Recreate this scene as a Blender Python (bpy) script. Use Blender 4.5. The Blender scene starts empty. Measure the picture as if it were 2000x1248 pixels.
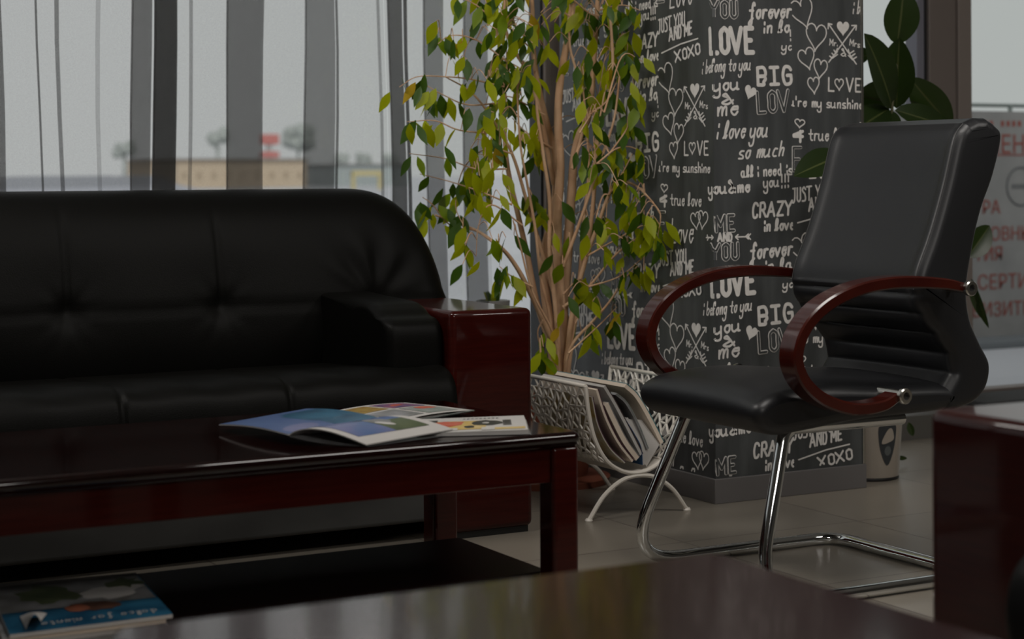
import bpy, bmesh, math, random
from mathutils import Vector, Matrix
from math import sin, cos, pi, radians, sqrt, exp, atan2

SC = bpy.context.scene
COL = SC.collection

# ------------------------------------------------------------------ camera, world, lights, exposure
YAW, ROLL, F_PX, CX, HY, CAM_H = radians(28.93), 0.0052, 3600.0, 1000.0, 340.0, 1.0
cd = bpy.data.cameras.new('camera')
cam = bpy.data.objects.new('camera', cd)
COL.objects.link(cam)
cd.sensor_width = 36.0
cd.lens = F_PX / 2000 * 36
cd.shift_y = -(624 - HY) / 2000
cd.clip_start, cd.clip_end = 0.05, 2000
cam.matrix_world = (Matrix.Translation((0, 0, CAM_H)) @ Matrix.Rotation(-YAW, 4, 'Z')
                    @ Matrix.Rotation(pi / 2, 4, 'X') @ Matrix.Rotation(-ROLL, 4, 'Z'))
cd.dof.use_dof = True
cd.dof.focus_distance = 4.85
cd.dof.aperture_fstop = 3.4
SC.camera = cam

W = bpy.data.worlds.new('overcast_sky')
SC.world = W
W.use_nodes = True
wn = W.node_tree
bg = wn.nodes['Background']
tc = wn.nodes.new('ShaderNodeTexCoord')
sx = wn.nodes.new('ShaderNodeSeparateXYZ')
cr = wn.nodes.new('ShaderNodeValToRGB')
cr.color_ramp.elements[0].position = 0.28
cr.color_ramp.elements[0].color = (0.525, 0.525, 0.525, 1)
cr.color_ramp.elements[1].position = 0.66
cr.color_ramp.elements[1].color = (0.452, 0.466, 0.456, 1)
wn.links.new(tc.outputs['Generated'], sx.inputs[0])
wn.links.new(sx.outputs['X'], cr.inputs[0])  # the overcast is a little brighter to the west
wn.links.new(cr.outputs[0], bg.inputs[0])
bg.inputs[1].default_value = 1.0


def area(name, loc, size, power, color, target):
    l = bpy.data.lights.new(name, 'AREA')
    l.shape = 'RECTANGLE'
    l.size, l.size_y = size
    l.energy = power
    l.color = color
    o = bpy.data.objects.new(name, l)
    o.location = loc
    o.rotation_euler = (Vector(target) - Vector(loc)).to_track_quat('-Z', 'Y').to_euler()
    COL.objects.link(o)
    return o


# added fill: unseen area lights at ceiling height that lift the pillar and room
area('ceiling_fill_over_seats', (2.6, 2.6, 2.92), (1.2, 0.6), 30, (1.0, 0.955, 0.90), (2.6, 2.6, 0))
area('ceiling_fill_over_door', (4.6, 1.2, 2.92), (1.2, 0.6), 34, (1.0, 0.955, 0.90), (4.2, 3.0, 0))
area('ceiling_fill_by_curtains', (0.7, 4.2, 2.92), (1.2, 0.6), 44, (1.0, 0.955, 0.90), (3.1, 5.0, 0.9))  # extra fill aimed at the pillar's left face and the ficus
area('ceiling_fill_over_camera', (1.0, -0.6, 2.92), (1.2, 0.6), 40, (1.0, 0.955, 0.90), (2.4, 3.0, 0.6))

sun = bpy.data.lights.new('facade_fill_sun', 'SUN')
sun.energy = 1.3
sun.angle = radians(40)
sun.color = (1.0, 0.97, 0.93)
so = bpy.data.objects.new('facade_fill_sun', sun)
so.rotation_euler = Vector((0.25, 1.0, -0.75)).to_track_quat('-Z', 'Y').to_euler()   # added to brighten the far facades, shining from behind the building
COL.objects.link(so)

SC.view_settings.view_transform = 'Standard'
SC.view_settings.look = 'None'
SC.view_settings.exposure = 0.0
SC.view_settings.gamma = 1.0
SC.view_settings.use_curve_mapping = False
SC.cycles.transparent_max_bounces = 48
SC.cycles.max_bounces = 10
SC.cycles.use_denoising = True


def at(px, py, X=None, Y=None, Z=None):
    """The point of the place seen at a pixel of the photograph, on a plane of known X, Y or Z."""
    u, v = (px - CX) / F_PX, (HY - py) / F_PX
    u, v = u * cos(ROLL) + v * sin(ROLL), -u * sin(ROLL) + v * cos(ROLL)
    d = Vector((u * cos(YAW) + sin(YAW), -u * sin(YAW) + cos(YAW), v))
    if Y is not None:
        k = Y / d.y
    elif X is not None:
        k = X / d.x
    else:
        k = (Z - CAM_H) / d.z
    return Vector((0, 0, CAM_H)) + d * k


# ------------------------------------------------------------------ materials
def mat(name, col, rough=0.5, metal=0.0, spec=0.5, coat=0.0, noise=None, bump=None, alt=None, sss=None, trans=None):
    m = bpy.data.materials.new(name)
    m.use_nodes = True
    nt = m.node_tree
    b = nt.nodes['Principled BSDF']
    b.inputs['Base Color'].default_value = (*col, 1)
    b.inputs['Roughness'].default_value = rough
    b.inputs['Metallic'].default_value = metal
    b.inputs['Specular IOR Level'].default_value = spec
    b.inputs['Coat Weight'].default_value = coat
    b.inputs['Coat Roughness'].default_value = 0.06
    co = nt.nodes.new('ShaderNodeTexCoord')
    if noise:
        scale, stretch = noise
        mp = nt.nodes.new('ShaderNodeMapping')
        mp.inputs['Scale'].default_value = stretch
        n = nt.nodes.new('ShaderNodeTexNoise')
        n.inputs['Scale'].default_value = scale
        n.inputs['Detail'].default_value = 4
        r = nt.nodes.new('ShaderNodeValToRGB')
        r.color_ramp.elements[0].position = 0.35
        r.color_ramp.elements[1].position = 0.68
        r.color_ramp.elements[0].color = (*col, 1)
        r.color_ramp.elements[1].color = (*(alt or col), 1)
        nt.links.new(co.outputs['Object'], mp.inputs[0])
        nt.links.new(mp.outputs[0], n.inputs[0])
        nt.links.new(n.outputs[0], r.inputs[0])
        nt.links.new(r.outputs[0], b.inputs['Base Color'])
    if bump:
        bs, bd = bump
        n2 = nt.nodes.new('ShaderNodeTexNoise')
        n2.inputs['Scale'].default_value = bs
        n2.inputs['Detail'].default_value = 3
        bp = nt.nodes.new('ShaderNodeBump')
        bp.inputs['Strength'].default_value = bd
        bp.inputs['Distance'].default_value = 0.004
        nt.links.new(co.outputs['Object'], n2.inputs[0])
        nt.links.new(n2.outputs[0], bp.inputs['Height'])
        nt.links.new(bp.outputs[0], b.inputs['Normal'])
    if trans:
        out = nt.nodes['Material Output']
        t = nt.nodes.new('ShaderNodeBsdfTranslucent')
        t.inputs[0].default_value = (*trans[0], 1)
        mx = nt.nodes.new('ShaderNodeMixShader')
        mx.inputs[0].default_value = trans[1]
        nt.links.new(b.outputs[0], mx.inputs[1])
        nt.links.new(t.outputs[0], mx.inputs[2])
        nt.links.new(mx.outputs[0], out.inputs[0])
    return m


M = {}
M['leather'] = mat('black_leather', (0.0032, 0.0031, 0.0026), 0.48, spec=0.09, bump=(260, 0.12))
M['leather_grey'] = mat('dull_grey_leather', (0.028, 0.028, 0.027), 0.6, spec=0.3, noise=(2.5, (1, 1, 2)), alt=(0.055, 0.055, 0.053))
M['leather_chair'] = mat('smooth_black_leather', (0.0105, 0.011, 0.0125), 0.40, spec=0.5, bump=(420, 0.06))
M['mahogany'] = mat('red_mahogany', (0.026, 0.0022, 0.0014), 0.3, spec=0.08, coat=0.6, noise=(9, (1, 1, 14)), alt=(0.036, 0.0036, 0.002))
M['mahogany_top'] = mat('polished_mahogany', (0.020, 0.0010, 0.0009), 0.15, coat=0.2, noise=(7, (14, 1, 1)), alt=(0.018, 0.0016, 0.0013))
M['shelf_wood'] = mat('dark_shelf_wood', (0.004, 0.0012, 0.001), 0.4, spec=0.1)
M['table_black'] = mat('near_black_polish', (0.005, 0.0007, 0.0006), 0.08, coat=0.12, noise=(7, (14, 1, 1)), alt=(0.008, 0.001, 0.0008))
M['armwood'] = mat('bent_red_wood', (0.033, 0.0036, 0.0020), 0.2, spec=0.4, coat=0.4, noise=(10, (1, 12, 1)), alt=(0.048, 0.006, 0.003))
M['chrome'] = mat('chrome', (0.78, 0.8, 0.8), 0.06, metal=1.0)
M['bolt'] = mat('brushed_steel', (0.55, 0.54, 0.5), 0.25, metal=1.0)
M['dark'] = mat('black_plastic', (0.006, 0.006, 0.006), 0.5)
M['thread'] = mat('grey_thread', (0.06, 0.06, 0.06), 0.6)
M['wall'] = mat('painted_wall', (0.30, 0.285, 0.26), 0.8, bump=(90, 0.1))
M['ceil'] = mat('ceiling_paint', (0.42, 0.41, 0.39), 0.9)
M['plinth'] = mat('grey_plinth', (0.14, 0.132, 0.13), 0.55)
M['frame'] = mat('brown_grey_aluminium', (0.19, 0.16, 0.145), 0.45, spec=0.5)
M['trim_blue'] = mat('blue_grey_trim', (0.2, 0.2, 0.24), 0.45)
M['frame_light'] = mat('lighter_aluminium', (0.24, 0.205, 0.185), 0.45)
M['frame_dark'] = mat('dark_gasket', (0.02, 0.02, 0.022), 0.5)
M['white_metal'] = mat('cream_white_enamel', (0.72, 0.67, 0.6), 0.35)
M['bark'] = mat('ficus_bark', (0.50, 0.29, 0.165), 0.8, noise=(30, (1, 1, 0.25)), alt=(0.62, 0.41, 0.26), bump=(60, 0.5))
M['leaf_a'] = mat('leaf_mid_green', (0.165, 0.25, 0.006), 0.42, spec=0.35, trans=((0.32, 0.45, 0.006), 0.45))
M['leaf_b'] = mat('leaf_dark_green', (0.042, 0.10, 0.008), 0.4, spec=0.35, trans=((0.09, 0.16, 0.008), 0.35))
M['leaf_c'] = mat('leaf_lime', (0.36, 0.42, 0.006), 0.42, spec=0.35, trans=((0.60, 0.60, 0.006), 0.5))
M['leaf_d'] = mat('leaf_yellow', (0.55, 0.36, 0.02), 0.45, trans=((0.7, 0.48, 0.02), 0.4))
M['rubber'] = mat('rubber_leaf', (0.020, 0.036, 0.009), 0.3, spec=0.5, trans=((0.04, 0.075, 0.008), 0.25))
M['rubber_mid'] = mat('rubber_leaf_rib', (0.06, 0.075, 0.02), 0.4)
M['stem'] = mat('green_stem', (0.06, 0.06, 0.02), 0.5)
M['clay'] = mat('terracotta', (0.2, 0.055, 0.028), 0.7, bump=(40, 0.2))
M['soil'] = mat('potting_soil', (0.02, 0.014, 0.01), 0.95, bump=(60, 0.8))
M['planter'] = mat('pale_glazed_planter', (0.32, 0.28, 0.235), 0.3, coat=0.2)
M['emblem'] = mat('dark_emblem', (0.03, 0.034, 0.038), 0.35)
M['emblem_grey'] = mat('grey_emblem', (0.09, 0.1, 0.1), 0.35)
M['paper'] = mat('white_paper', (0.45, 0.43, 0.41), 0.45)
M['paper_cream'] = mat('cream_paper_edges', (0.66, 0.56, 0.46), 0.6)
M['p_blue'] = mat('print_blue', (0.052, 0.09, 0.215), 0.3, noise=(6, (1, 1, 1)), alt=(0.07, 0.12, 0.26))
M['p_lilac'] = mat('print_lilac', (0.14, 0.145, 0.27), 0.3, noise=(12, (1, 1, 1)), alt=(0.065, 0.12, 0.25))
M['p_teal'] = mat('print_teal', (0.008, 0.05, 0.10), 0.3, noise=(14, (1, 1, 1)), alt=(0.02, 0.11, 0.19))
M['p_ochre'] = mat('print_ochre', (0.22, 0.12, 0.02), 0.35, noise=(60, (1, 1, 1)), alt=(0.32, 0.22, 0.04))
M['p_violet'] = mat('print_violet', (0.06, 0.06, 0.16), 0.35, noise=(50, (1, 1, 1)), alt=(0.3, 0.09, 0.14))
M['p_green'] = mat('print_grey_green', (0.16, 0.2, 0.17), 0.35, noise=(45, (1, 1, 1)), alt=(0.3, 0.3, 0.3))
M['p_olive'] = mat('print_olive', (0.05, 0.07, 0.035), 0.35, noise=(20, (1, 1, 1)), alt=(0.1, 0.12, 0.06))
M['p_red'] = mat('print_red', (0.42, 0.05, 0.025), 0.35, noise=(30, (1, 1, 1)), alt=(0.5, 0.12, 0.07))
M['p_yellow'] = mat('print_yellow', (0.5, 0.33, 0.06), 0.35, noise=(40, (1, 1, 1)), alt=(0.55, 0.42, 0.2))
M['p_black'] = mat('print_black', (0.015, 0.014, 0.014), 0.35)
M['p_grey'] = mat('print_grey', (0.25, 0.25, 0.26), 0.35, noise=(18, (1, 1, 1)), alt=(0.13, 0.13, 0.12))
M['p_white'] = mat('print_white', (0.5, 0.48, 0.46), 0.35)
M['p_skin'] = mat('print_skin', (0.28, 0.09, 0.05), 0.35, noise=(40, (1, 1, 1)), alt=(0.12, 0.05, 0.03))
M['p_hair'] = mat('print_dark_brown', (0.05, 0.022, 0.014), 0.35, noise=(30, (1, 3, 1)), alt=(0.09, 0.045, 0.03))
M['cov_ochre'] = mat('pale_ochre_print', (0.42, 0.40, 0.34), 0.4, noise=(26, (1, 1, 1)), alt=(0.34, 0.22, 0.04))
M['c_purple'] = mat('cover_purple', (0.08, 0.028, 0.045), 0.35)
M['c_brown'] = mat('cover_brown', (0.05, 0.03, 0.028), 0.35)
M['c_blue'] = mat('cover_blue', (0.02, 0.07, 0.17), 0.35)
M['c_teal'] = mat('cover_teal', (0.03, 0.17, 0.2), 0.35)
M['snow'] = mat('trodden_snow', (0.56, 0.57, 0.61), 0.9, noise=(0.15, (1, 1, 1)), alt=(0.48, 0.49, 0.52))
M['kerb'] = mat('grey_kerb', (0.16, 0.175, 0.19), 0.85)
M['banner'] = mat('grey_banner_cloth', (0.20, 0.197, 0.195), 0.7, noise=(3, (1, 1, 1)), alt=(0.26, 0.255, 0.25))
M['ink_red'] = mat('red_banner_ink', (0.22, 0.04, 0.027), 0.7)
M['ink_grey'] = mat('grey_banner_ink', (0.1, 0.105, 0.11), 0.7)
M['rail'] = mat('grey_green_railing', (0.16, 0.19, 0.18), 0.5)
M['tan'] = mat('tan_plaster', (0.60, 0.485, 0.36), 0.9)
M['roof'] = mat('grey_roof', (0.36, 0.34, 0.33), 0.9)
M['pane_far'] = mat('far_window', (0.45, 0.36, 0.26), 0.4)
M['sign_red'] = mat('red_sign', (0.62, 0.22, 0.2), 0.6)
M['sign_white'] = mat('white_sign', (0.5, 0.5, 0.5), 0.6)
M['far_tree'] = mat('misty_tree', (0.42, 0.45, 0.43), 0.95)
M['far_yellow'] = mat('yellow_steel', (0.62, 0.52, 0.25), 0.7)
M['far_grey'] = mat('grey_shed', (0.40, 0.44, 0.44), 0.8)
M['car_white'] = mat('pale_car_paint', (0.46, 0.47, 0.52), 0.4)
M['car_glass'] = mat('car_window', (0.34, 0.35, 0.38), 0.3)
M['mat_fibre'] = mat('door_mat_fibre', (0.05, 0.05, 0.05), 0.95, bump=(200, 1.0))
M['step'] = mat('step_stone', (0.10, 0.095, 0.085), 0.6)


def chalk_material():
    m = mat('chalkboard_wallpaper', (0.030, 0.032, 0.033), 0.42, spec=0.6)
    nt = m.node_tree
    b = nt.nodes['Principled BSDF']
    co = nt.nodes.new('ShaderNodeTexCoord')
    mp = nt.nodes.new('ShaderNodeMapping')
    mp.inputs['Scale'].default_value = (7, 7, 1.2)
    n = nt.nodes.new('ShaderNodeTexNoise')
    n.inputs['Scale'].default_value = 2.2
    n.inputs['Detail'].default_value = 5
    r = nt.nodes.new('ShaderNodeValToRGB')
    r.color_ramp.elements[0].position = 0.3
    r.color_ramp.elements[0].color = (0.032, 0.035, 0.036, 1)
    r.color_ramp.elements[1].position = 0.75
    r.color_ramp.elements[1].color = (0.082, 0.088, 0.09, 1)
    nt.links.new(co.outputs['Object'], mp.inputs[0])
    nt.links.new(mp.outputs[0], n.inputs[0])
    nt.links.new(n.outputs[0], r.inputs[0])
    nt.links.new(r.outputs[0], b.inputs['Base Color'])
    return m


M['chalkboard'] = chalk_material()
M['chalk'] = mat('chalk_white', (0.68, 0.655, 0.625), 0.8, noise=(60, (1, 1, 1)), alt=(0.78, 0.755, 0.725))


def floor_material():
    m = mat('beige_floor_tile', (0.2, 0.18, 0.15), 0.3)
    nt = m.node_tree
    b = nt.nodes['Principled BSDF']
    co = nt.nodes.new('ShaderNodeTexCoord')
    mp = nt.nodes.new('ShaderNodeMapping')
    mp.inputs['Location'].default_value = (0.18, 0.05, 0)
    br = nt.nodes.new('ShaderNodeTexBrick')
    br.offset = 0.0
    br.inputs['Color1'].default_value = (0.235, 0.21, 0.175, 1)
    br.inputs['Color2'].default_value = (0.255, 0.225, 0.185, 1)
    br.inputs['Mortar'].default_value = (0.13, 0.11, 0.09, 1)
    br.inputs['Scale'].default_value = 1.0
    br.inputs['Mortar Size'].default_value = 0.003
    br.inputs['Brick Width'].default_value = 0.6
    br.inputs['Row Height'].default_value = 0.6
    n = nt.nodes.new('ShaderNodeTexNoise')
    n.inputs['Scale'].default_value = 5
    n.inputs['Detail'].default_value = 6
    mx = nt.nodes.new('ShaderNodeMix')
    mx.data_type = 'RGBA'
    mx.blend_type = 'MULTIPLY'
    mx.inputs[0].default_value = 0.35
    r = nt.nodes.new('ShaderNodeValToRGB')
    r.color_ramp.elements[0].color = (0.7, 0.7, 0.7, 1)
    nt.links.new(co.outputs['Object'], mp.inputs[0])
    nt.links.new(mp.outputs[0], br.inputs[0])
    nt.links.new(co.outputs['Object'], n.inputs[0])
    nt.links.new(n.outputs[0], r.inputs[0])
    nt.links.new(br.outputs[0], mx.inputs[6])
    nt.links.new(r.outputs[0], mx.inputs[7])
    nt.links.new(mx.outputs[2], b.inputs['Base Color'])
    return m


M['floor'] = floor_material()


def glass_material():
    m = bpy.data.materials.new('window_glass')
    m.use_nodes = True
    nt = m.node_tree
    nt.nodes.clear()
    out = nt.nodes.new('ShaderNodeOutputMaterial')
    t = nt.nodes.new('ShaderNodeBsdfTransparent')
    t.inputs[0].default_value = (0.985, 1.0, 0.995, 1)
    g = nt.nodes.new('ShaderNodeBsdfGlossy')
    g.inputs['Roughness'].default_value = 0.02
    mx = nt.nodes.new('ShaderNodeMixShader')
    mx.inputs[0].default_value = 0.04
    nt.links.new(t.outputs[0], mx.inputs[1])
    nt.links.new(g.outputs[0], mx.inputs[2])
    nt.links.new(mx.outputs[0], out.inputs[0])
    return m


M['glass'] = glass_material()


def sheer_material():
    m = bpy.data.materials.new('sheer_grey_voile')
    m.use_nodes = True
    nt = m.node_tree
    nt.nodes.clear()
    out = nt.nodes.new('ShaderNodeOutputMaterial')
    t = nt.nodes.new('ShaderNodeBsdfTransparent')
    d = nt.nodes.new('ShaderNodeBsdfDiffuse')
    d.inputs[0].default_value = (0.07, 0.069, 0.066, 1)
    tl = nt.nodes.new('ShaderNodeBsdfTranslucent')
    tl.inputs[0].default_value = (0.07, 0.07, 0.07, 1)
    m1 = nt.nodes.new('ShaderNodeMixShader')
    m1.inputs[0].default_value = 0.45
    m2 = nt.nodes.new('ShaderNodeMixShader')
    co = nt.nodes.new('ShaderNodeTexCoord')
    n = nt.nodes.new('ShaderNodeTexNoise')
    n.inputs['Scale'].default_value = 320
    n.inputs['Detail'].default_value = 2
    mr = nt.nodes.new('ShaderNodeMapRange')
    mr.inputs['From Min'].default_value = 0.3
    mr.inputs['From Max'].default_value = 0.7
    mr.inputs['To Min'].default_value = 0.13
    mr.inputs['To Max'].default_value = 0.20
    nt.links.new(co.outputs['Object'], n.inputs[0])
    nt.links.new(n.outputs[0], mr.inputs[0])
    nt.links.new(mr.outputs[0], m2.inputs[0])
    nt.links.new(d.outputs[0], m1.inputs[1])
    nt.links.new(tl.outputs[0], m1.inputs[2])
    nt.links.new(t.outputs[0], m2.inputs[1])
    nt.links.new(m1.outputs[0], m2.inputs[2])
    nt.links.new(m2.outputs[0], out.inputs[0])
    return m


M['sheer'] = sheer_material()


# ------------------------------------------------------------------ mesh helpers
def catmull(pts, n=8, closed=False):
    P = [Vector(p) for p in pts]
    if len(P) < 3:
        return P
    out = []
    N = len(P)
    segs = N if closed else N - 1
    for i in range(segs):
        p1, p2 = P[i], P[(i + 1) % N]
        p0 = P[i - 1] if (closed or i > 0) else p1 * 2 - p2
        p3 = P[(i + 2) % N] if (closed or i + 2 < N) else p2 * 2 - p1
        for k in range(n):
            t = k / n
            out.append(0.5 * (2 * p1 + (p2 - p0) * t + (2 * p0 - 5 * p1 + 4 * p2 - p3) * t * t + (3 * p1 - p0 - 3 * p2 + p3) * t ** 3))
    if not closed:
        out.append(P[-1])
    return out


def fillet(pts, rad, n=8):
    P = [Vector(p) for p in pts]
    out = [P[0]]
    for i in range(1, len(P) - 1):
        r = rad[i - 1] if isinstance(rad, (list, tuple)) else rad
        a, b, c = P[i - 1], P[i], P[i + 1]
        d1, d2 = (a - b).normalized(), (c - b).normalized()
        ang = d1.angle(d2)
        t = min(r / math.tan(ang / 2), (a - b).length * 0.49, (c - b).length * 0.49)
        s, e = b + d1 * t, b + d2 * t
        for k in range(n + 1):
            q = k / n
            out.append(s * (1 - q) ** 2 + b * 2 * q * (1 - q) + e * q * q)
    out.append(P[-1])
    return out


class MB:
    def __init__(self):
        self.v, self.f, self.m = [], [], []
        self.flat = set()

    def add(self, vs, fs, mi=0):
        o = len(self.v)
        self.v += [tuple(p) for p in vs]
        for f in fs:
            self.f.append(tuple(i + o for i in f))
            self.m.append(mi)

    def from_bm(self, bm, mi=0, mx=None):
        bm.verts.ensure_lookup_table()
        vs = [(mx @ v.co if mx else v.co) for v in bm.verts]
        self.add(vs, [[v.index for v in f.verts] for f in bm.faces], mi)
        bm.free()

    def box(self, lo, hi, bev=0.0, seg=2, mi=0, mx=None):
        bm = bmesh.new()
        bmesh.ops.create_cube(bm, size=1)
        lo, hi = Vector(lo), Vector(hi)
        for v in bm.verts:
            v.co = Vector(((lo.x + hi.x) / 2 + v.co.x * (hi.x - lo.x), (lo.y + hi.y) / 2 + v.co.y * (hi.y - lo.y),
                           (lo.z + hi.z) / 2 + v.co.z * (hi.z - lo.z)))
        if bev > 0:
            bmesh.ops.bevel(bm, geom=bm.edges[:] + bm.verts[:], offset=bev, segments=seg, profile=0.5, affect='EDGES')
        bm.verts.index_update()
        bm.normal_update()
        if bev > 0:      # the six broad faces stay flat, only the rounded edges are smooth
            self.flat |= {len(self.f) + i for i, f in enumerate(bm.faces) if max(abs(c) for c in f.normal) > 0.9999}
        self.from_bm(bm, mi, mx)

    def sweep(self, path, sect, side=None, closed=False, caps=True, mi=0, scale=None):
        """Sweep a closed section [(a, b)] along a path; a goes along the side vector when one is given."""
        P = [Vector(p) for p in path]
        N, n = len(P), len(sect)
        vs = []
        up = None
        for i, p in enumerate(P):
            t = (P[(i + 1) % N] - P[i - 1]) if closed else (P[min(i + 1, N - 1)] - P[max(i - 1, 0)])
            t.normalize()
            if side is not None:
                a = Vector(side)
                a = (a - t * a.dot(t)).normalized()
            else:
                if up is None:
                    up = Vector((0, 0, 1)) if abs(t.z) < 0.9 else Vector((1, 0, 0))
                a = (up - t * up.dot(t)).normalized()
                up = a
            b = t.cross(a)
            k = scale[i] if scale else 1.0
            for (sa, sb) in sect:
                vs.append(p + a * sa * k + b * sb * k)
        fs = []
        for i in range(N if closed else N - 1):
            j = (i + 1) % N
            for k in range(n):
                l = (k + 1) % n
                fs.append((i * n + k, j * n + k, j * n + l, i * n + l))
        if caps and not closed:
            fs.append(tuple(range(n)))
            fs.append(tuple((N - 1) * n + k for k in range(n - 1, -1, -1)))
        self.add(vs, fs, mi)

    def tube(self, path, r, n=10, closed=False, mi=0, scale=None):
        self.sweep(path, [(r * cos(2 * pi * k / n), r * sin(2 * pi * k / n)) for k in range(n)], None, closed, True, mi, scale)

    def lathe(self, prof, center, n=32, mi=0):
        c = Vector(center)
        vs, fs = [], []
        for (r, z) in prof:
            for k in range(n):
                a = 2 * pi * k / n
                vs.append(c + Vector((r * cos(a), r * sin(a), z)))
        for i in range(len(prof) - 1):
            for k in range(n):
                l = (k + 1) % n
                fs.append((i * n + k, i * n + l, (i + 1) * n + l, (i + 1) * n + k))
        fs.append(tuple(range(n - 1, -1, -1)))
        fs.append(tuple((len(prof) - 1) * n + k for k in range(n)))
        self.add(vs, fs, mi)

    def grid(self, fn, nu, nv, mi=0, cu=False, cv=False):
        vs = [fn(i / (nu if cu else nu - 1), j / (nv if cv else nv - 1)) for i in range(nu) for j in range(nv)]
        fs = []
        for i in range(nu if cu else nu - 1):
            for j in range(nv if cv else nv - 1):
                i2, j2 = (i + 1) % nu, (j + 1) % nv
                fs.append((i * nv + j, i2 * nv + j, i2 * nv + j2, i * nv + j2))
        self.add(vs, fs, mi)

    def slab(self, pts, h, mi=0):
        """A prism: polygon pts raised by vector h."""
        h = Vector(h)
        n = len(pts)
        P = [Vector(p) for p in pts]
        vs = P + [p + h for p in P]
        self.add(vs, [tuple(range(n - 1, -1, -1)), tuple(range(n, 2 * n))] + [(k, (k + 1) % n, n + (k + 1) % n, n + k) for k in range(n)], mi)

    def build(self, name, mats, parent=None, origin=None, sharp=38, fix=True, smooth=True):
        if not isinstance(mats, (list, tuple)):
            mats = [mats]
        if origin is None:
            origin = ORG.get(parent.name, Vector()) if parent else Vector()
        origin = Vector(origin)
        me = bpy.data.meshes.new(name)
        me.from_pydata([tuple(Vector(p) - origin) for p in self.v], [], self.f)
        for m in mats:
            me.materials.append(M[m] if isinstance(m, str) else m)
        me.polygons.foreach_set('material_index', self.m)
        if fix:
            bm = bmesh.new()
            bm.from_mesh(me)
            bmesh.ops.recalc_face_normals(bm, faces=bm.faces)
            bm.to_mesh(me)
            bm.free()
        me.set_sharp_from_angle(angle=radians(sharp))
        me.polygons.foreach_set('use_smooth', [smooth and len(f) <= 5 and i not in self.flat for i, f in enumerate(self.f)])
        me.update()
        o = bpy.data.objects.new(name, me)
        COL.objects.link(o)
        if parent:
            o.parent = parent
        else:
            o.location = origin
        ORG[o.name] = origin
        return o


ORG = {}


def tag(o, label, cat, group=None, kind=None):
    if label:
        o['label'] = label
    if cat:
        o['category'] = cat
    if group:
        o['group'] = group
    if kind:
        o['kind'] = kind
    return o


def thing(name, label, cat, loc, group=None):
    o = bpy.data.objects.new(name, None)
    o.empty_display_size = 0.1
    COL.objects.link(o)
    o.location = loc
    ORG[o.name] = Vector(loc)
    return tag(o, label, cat, group)


def struct(o):
    o['kind'] = 'structure'
    return o


# ------------------------------------------------------------------ the setting
X0, X1, Y0, YW, CZ = -3.2, 8.6, -3.2, 5.62, 3.0
b = MB()
b.box((X0, Y0, -0.06), (X1, 5.30, 0))
struct(b.build('floor', 'floor'))
b = MB()
b.box((X0 - 0.1, Y0 - 0.1, CZ), (X1 + 0.1, YW + 0.1, CZ + 0.1))
struct(b.build('ceiling', 'ceil'))
b = MB()
b.box((X0 - 0.1, Y0, -0.05), (X0, YW, CZ))
struct(b.build('wall_west', 'wall'))
b = MB()
b.box((X1, Y0, -0.05), (X1 + 0.1, YW, CZ))
struct(b.build('wall_east', 'wall'))
b = MB()
b.box((X0, Y0 - 0.1, -0.05), (X1, Y0, CZ))
struct(b.build('wall_south', 'wall'))
# raised stone step under the glazing
b = MB()
b.box((X0, 5.30, -0.06), (X1, YW - 0.02, 0.09), 0.004)
struct(b.build('trim_1', 'step'))


def window(name, xa, xb, mull, wide=0.1):
    """Floor-to-ceiling glazing between xa and xb; mull lists (x0, x1) of its uprights."""
    fr = MB()
    fr.box((xa, YW - 0.02, 0.02), (xb, YW + 0.06, 0.12), 0.004)
    fr.box((xa, YW - 0.02, CZ - 0.12), (xb, YW + 0.06, CZ), 0.004)
    for (p, q) in mull:
        fr.box((p, YW - 0.045, 0.02), (q, YW + 0.07, CZ), 0.006)
    o = struct(fr.build(name, 'frame', origin=(xa, YW, 0)))
    gs = MB()
    for (p, q) in mull:
        gs.box((q - 0.004, YW - 0.03, 0.12), (q + 0.010, YW + 0.05, CZ - 0.12))
        gs.box((p - 0.010, YW - 0.03, 0.12), (p + 0.004, YW + 0.05, CZ - 0.12))
    gs.build('window_gasket', 'frame_dark', o)
    g = MB()
    xs = [xa] + [v for m in mull for v in m] + [xb]
    for k in range(0, len(xs), 2):
        if xs[k + 1] - xs[k] > 0.05:
            g.box((xs[k] + 0.01, YW + 0.012, 0.12), (xs[k + 1] - 0.01, YW + 0.02, CZ - 0.12))
    g.build('window_glass', 'glass', o)
    return o


window('window_1', X0, 3.335, [(-1.6, -1.48), (3.215, 3.335)])
window('window_2', 3.335, X1, [(4.968, 5.178), (7.6, 7.75)])
b = MB()
b.box((4.918, YW - 0.03, 0.12), (4.956, YW + 0.04, CZ - 0.12), 0.003)
struct(b.build('trim_2', 'trim_blue'))
b = MB()
b.box((5.105, YW - 0.062, 0.02), (5.176, YW - 0.044, CZ - 0.12), 0.005)
struct(b.build('trim_4', 'frame_light'))

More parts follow.
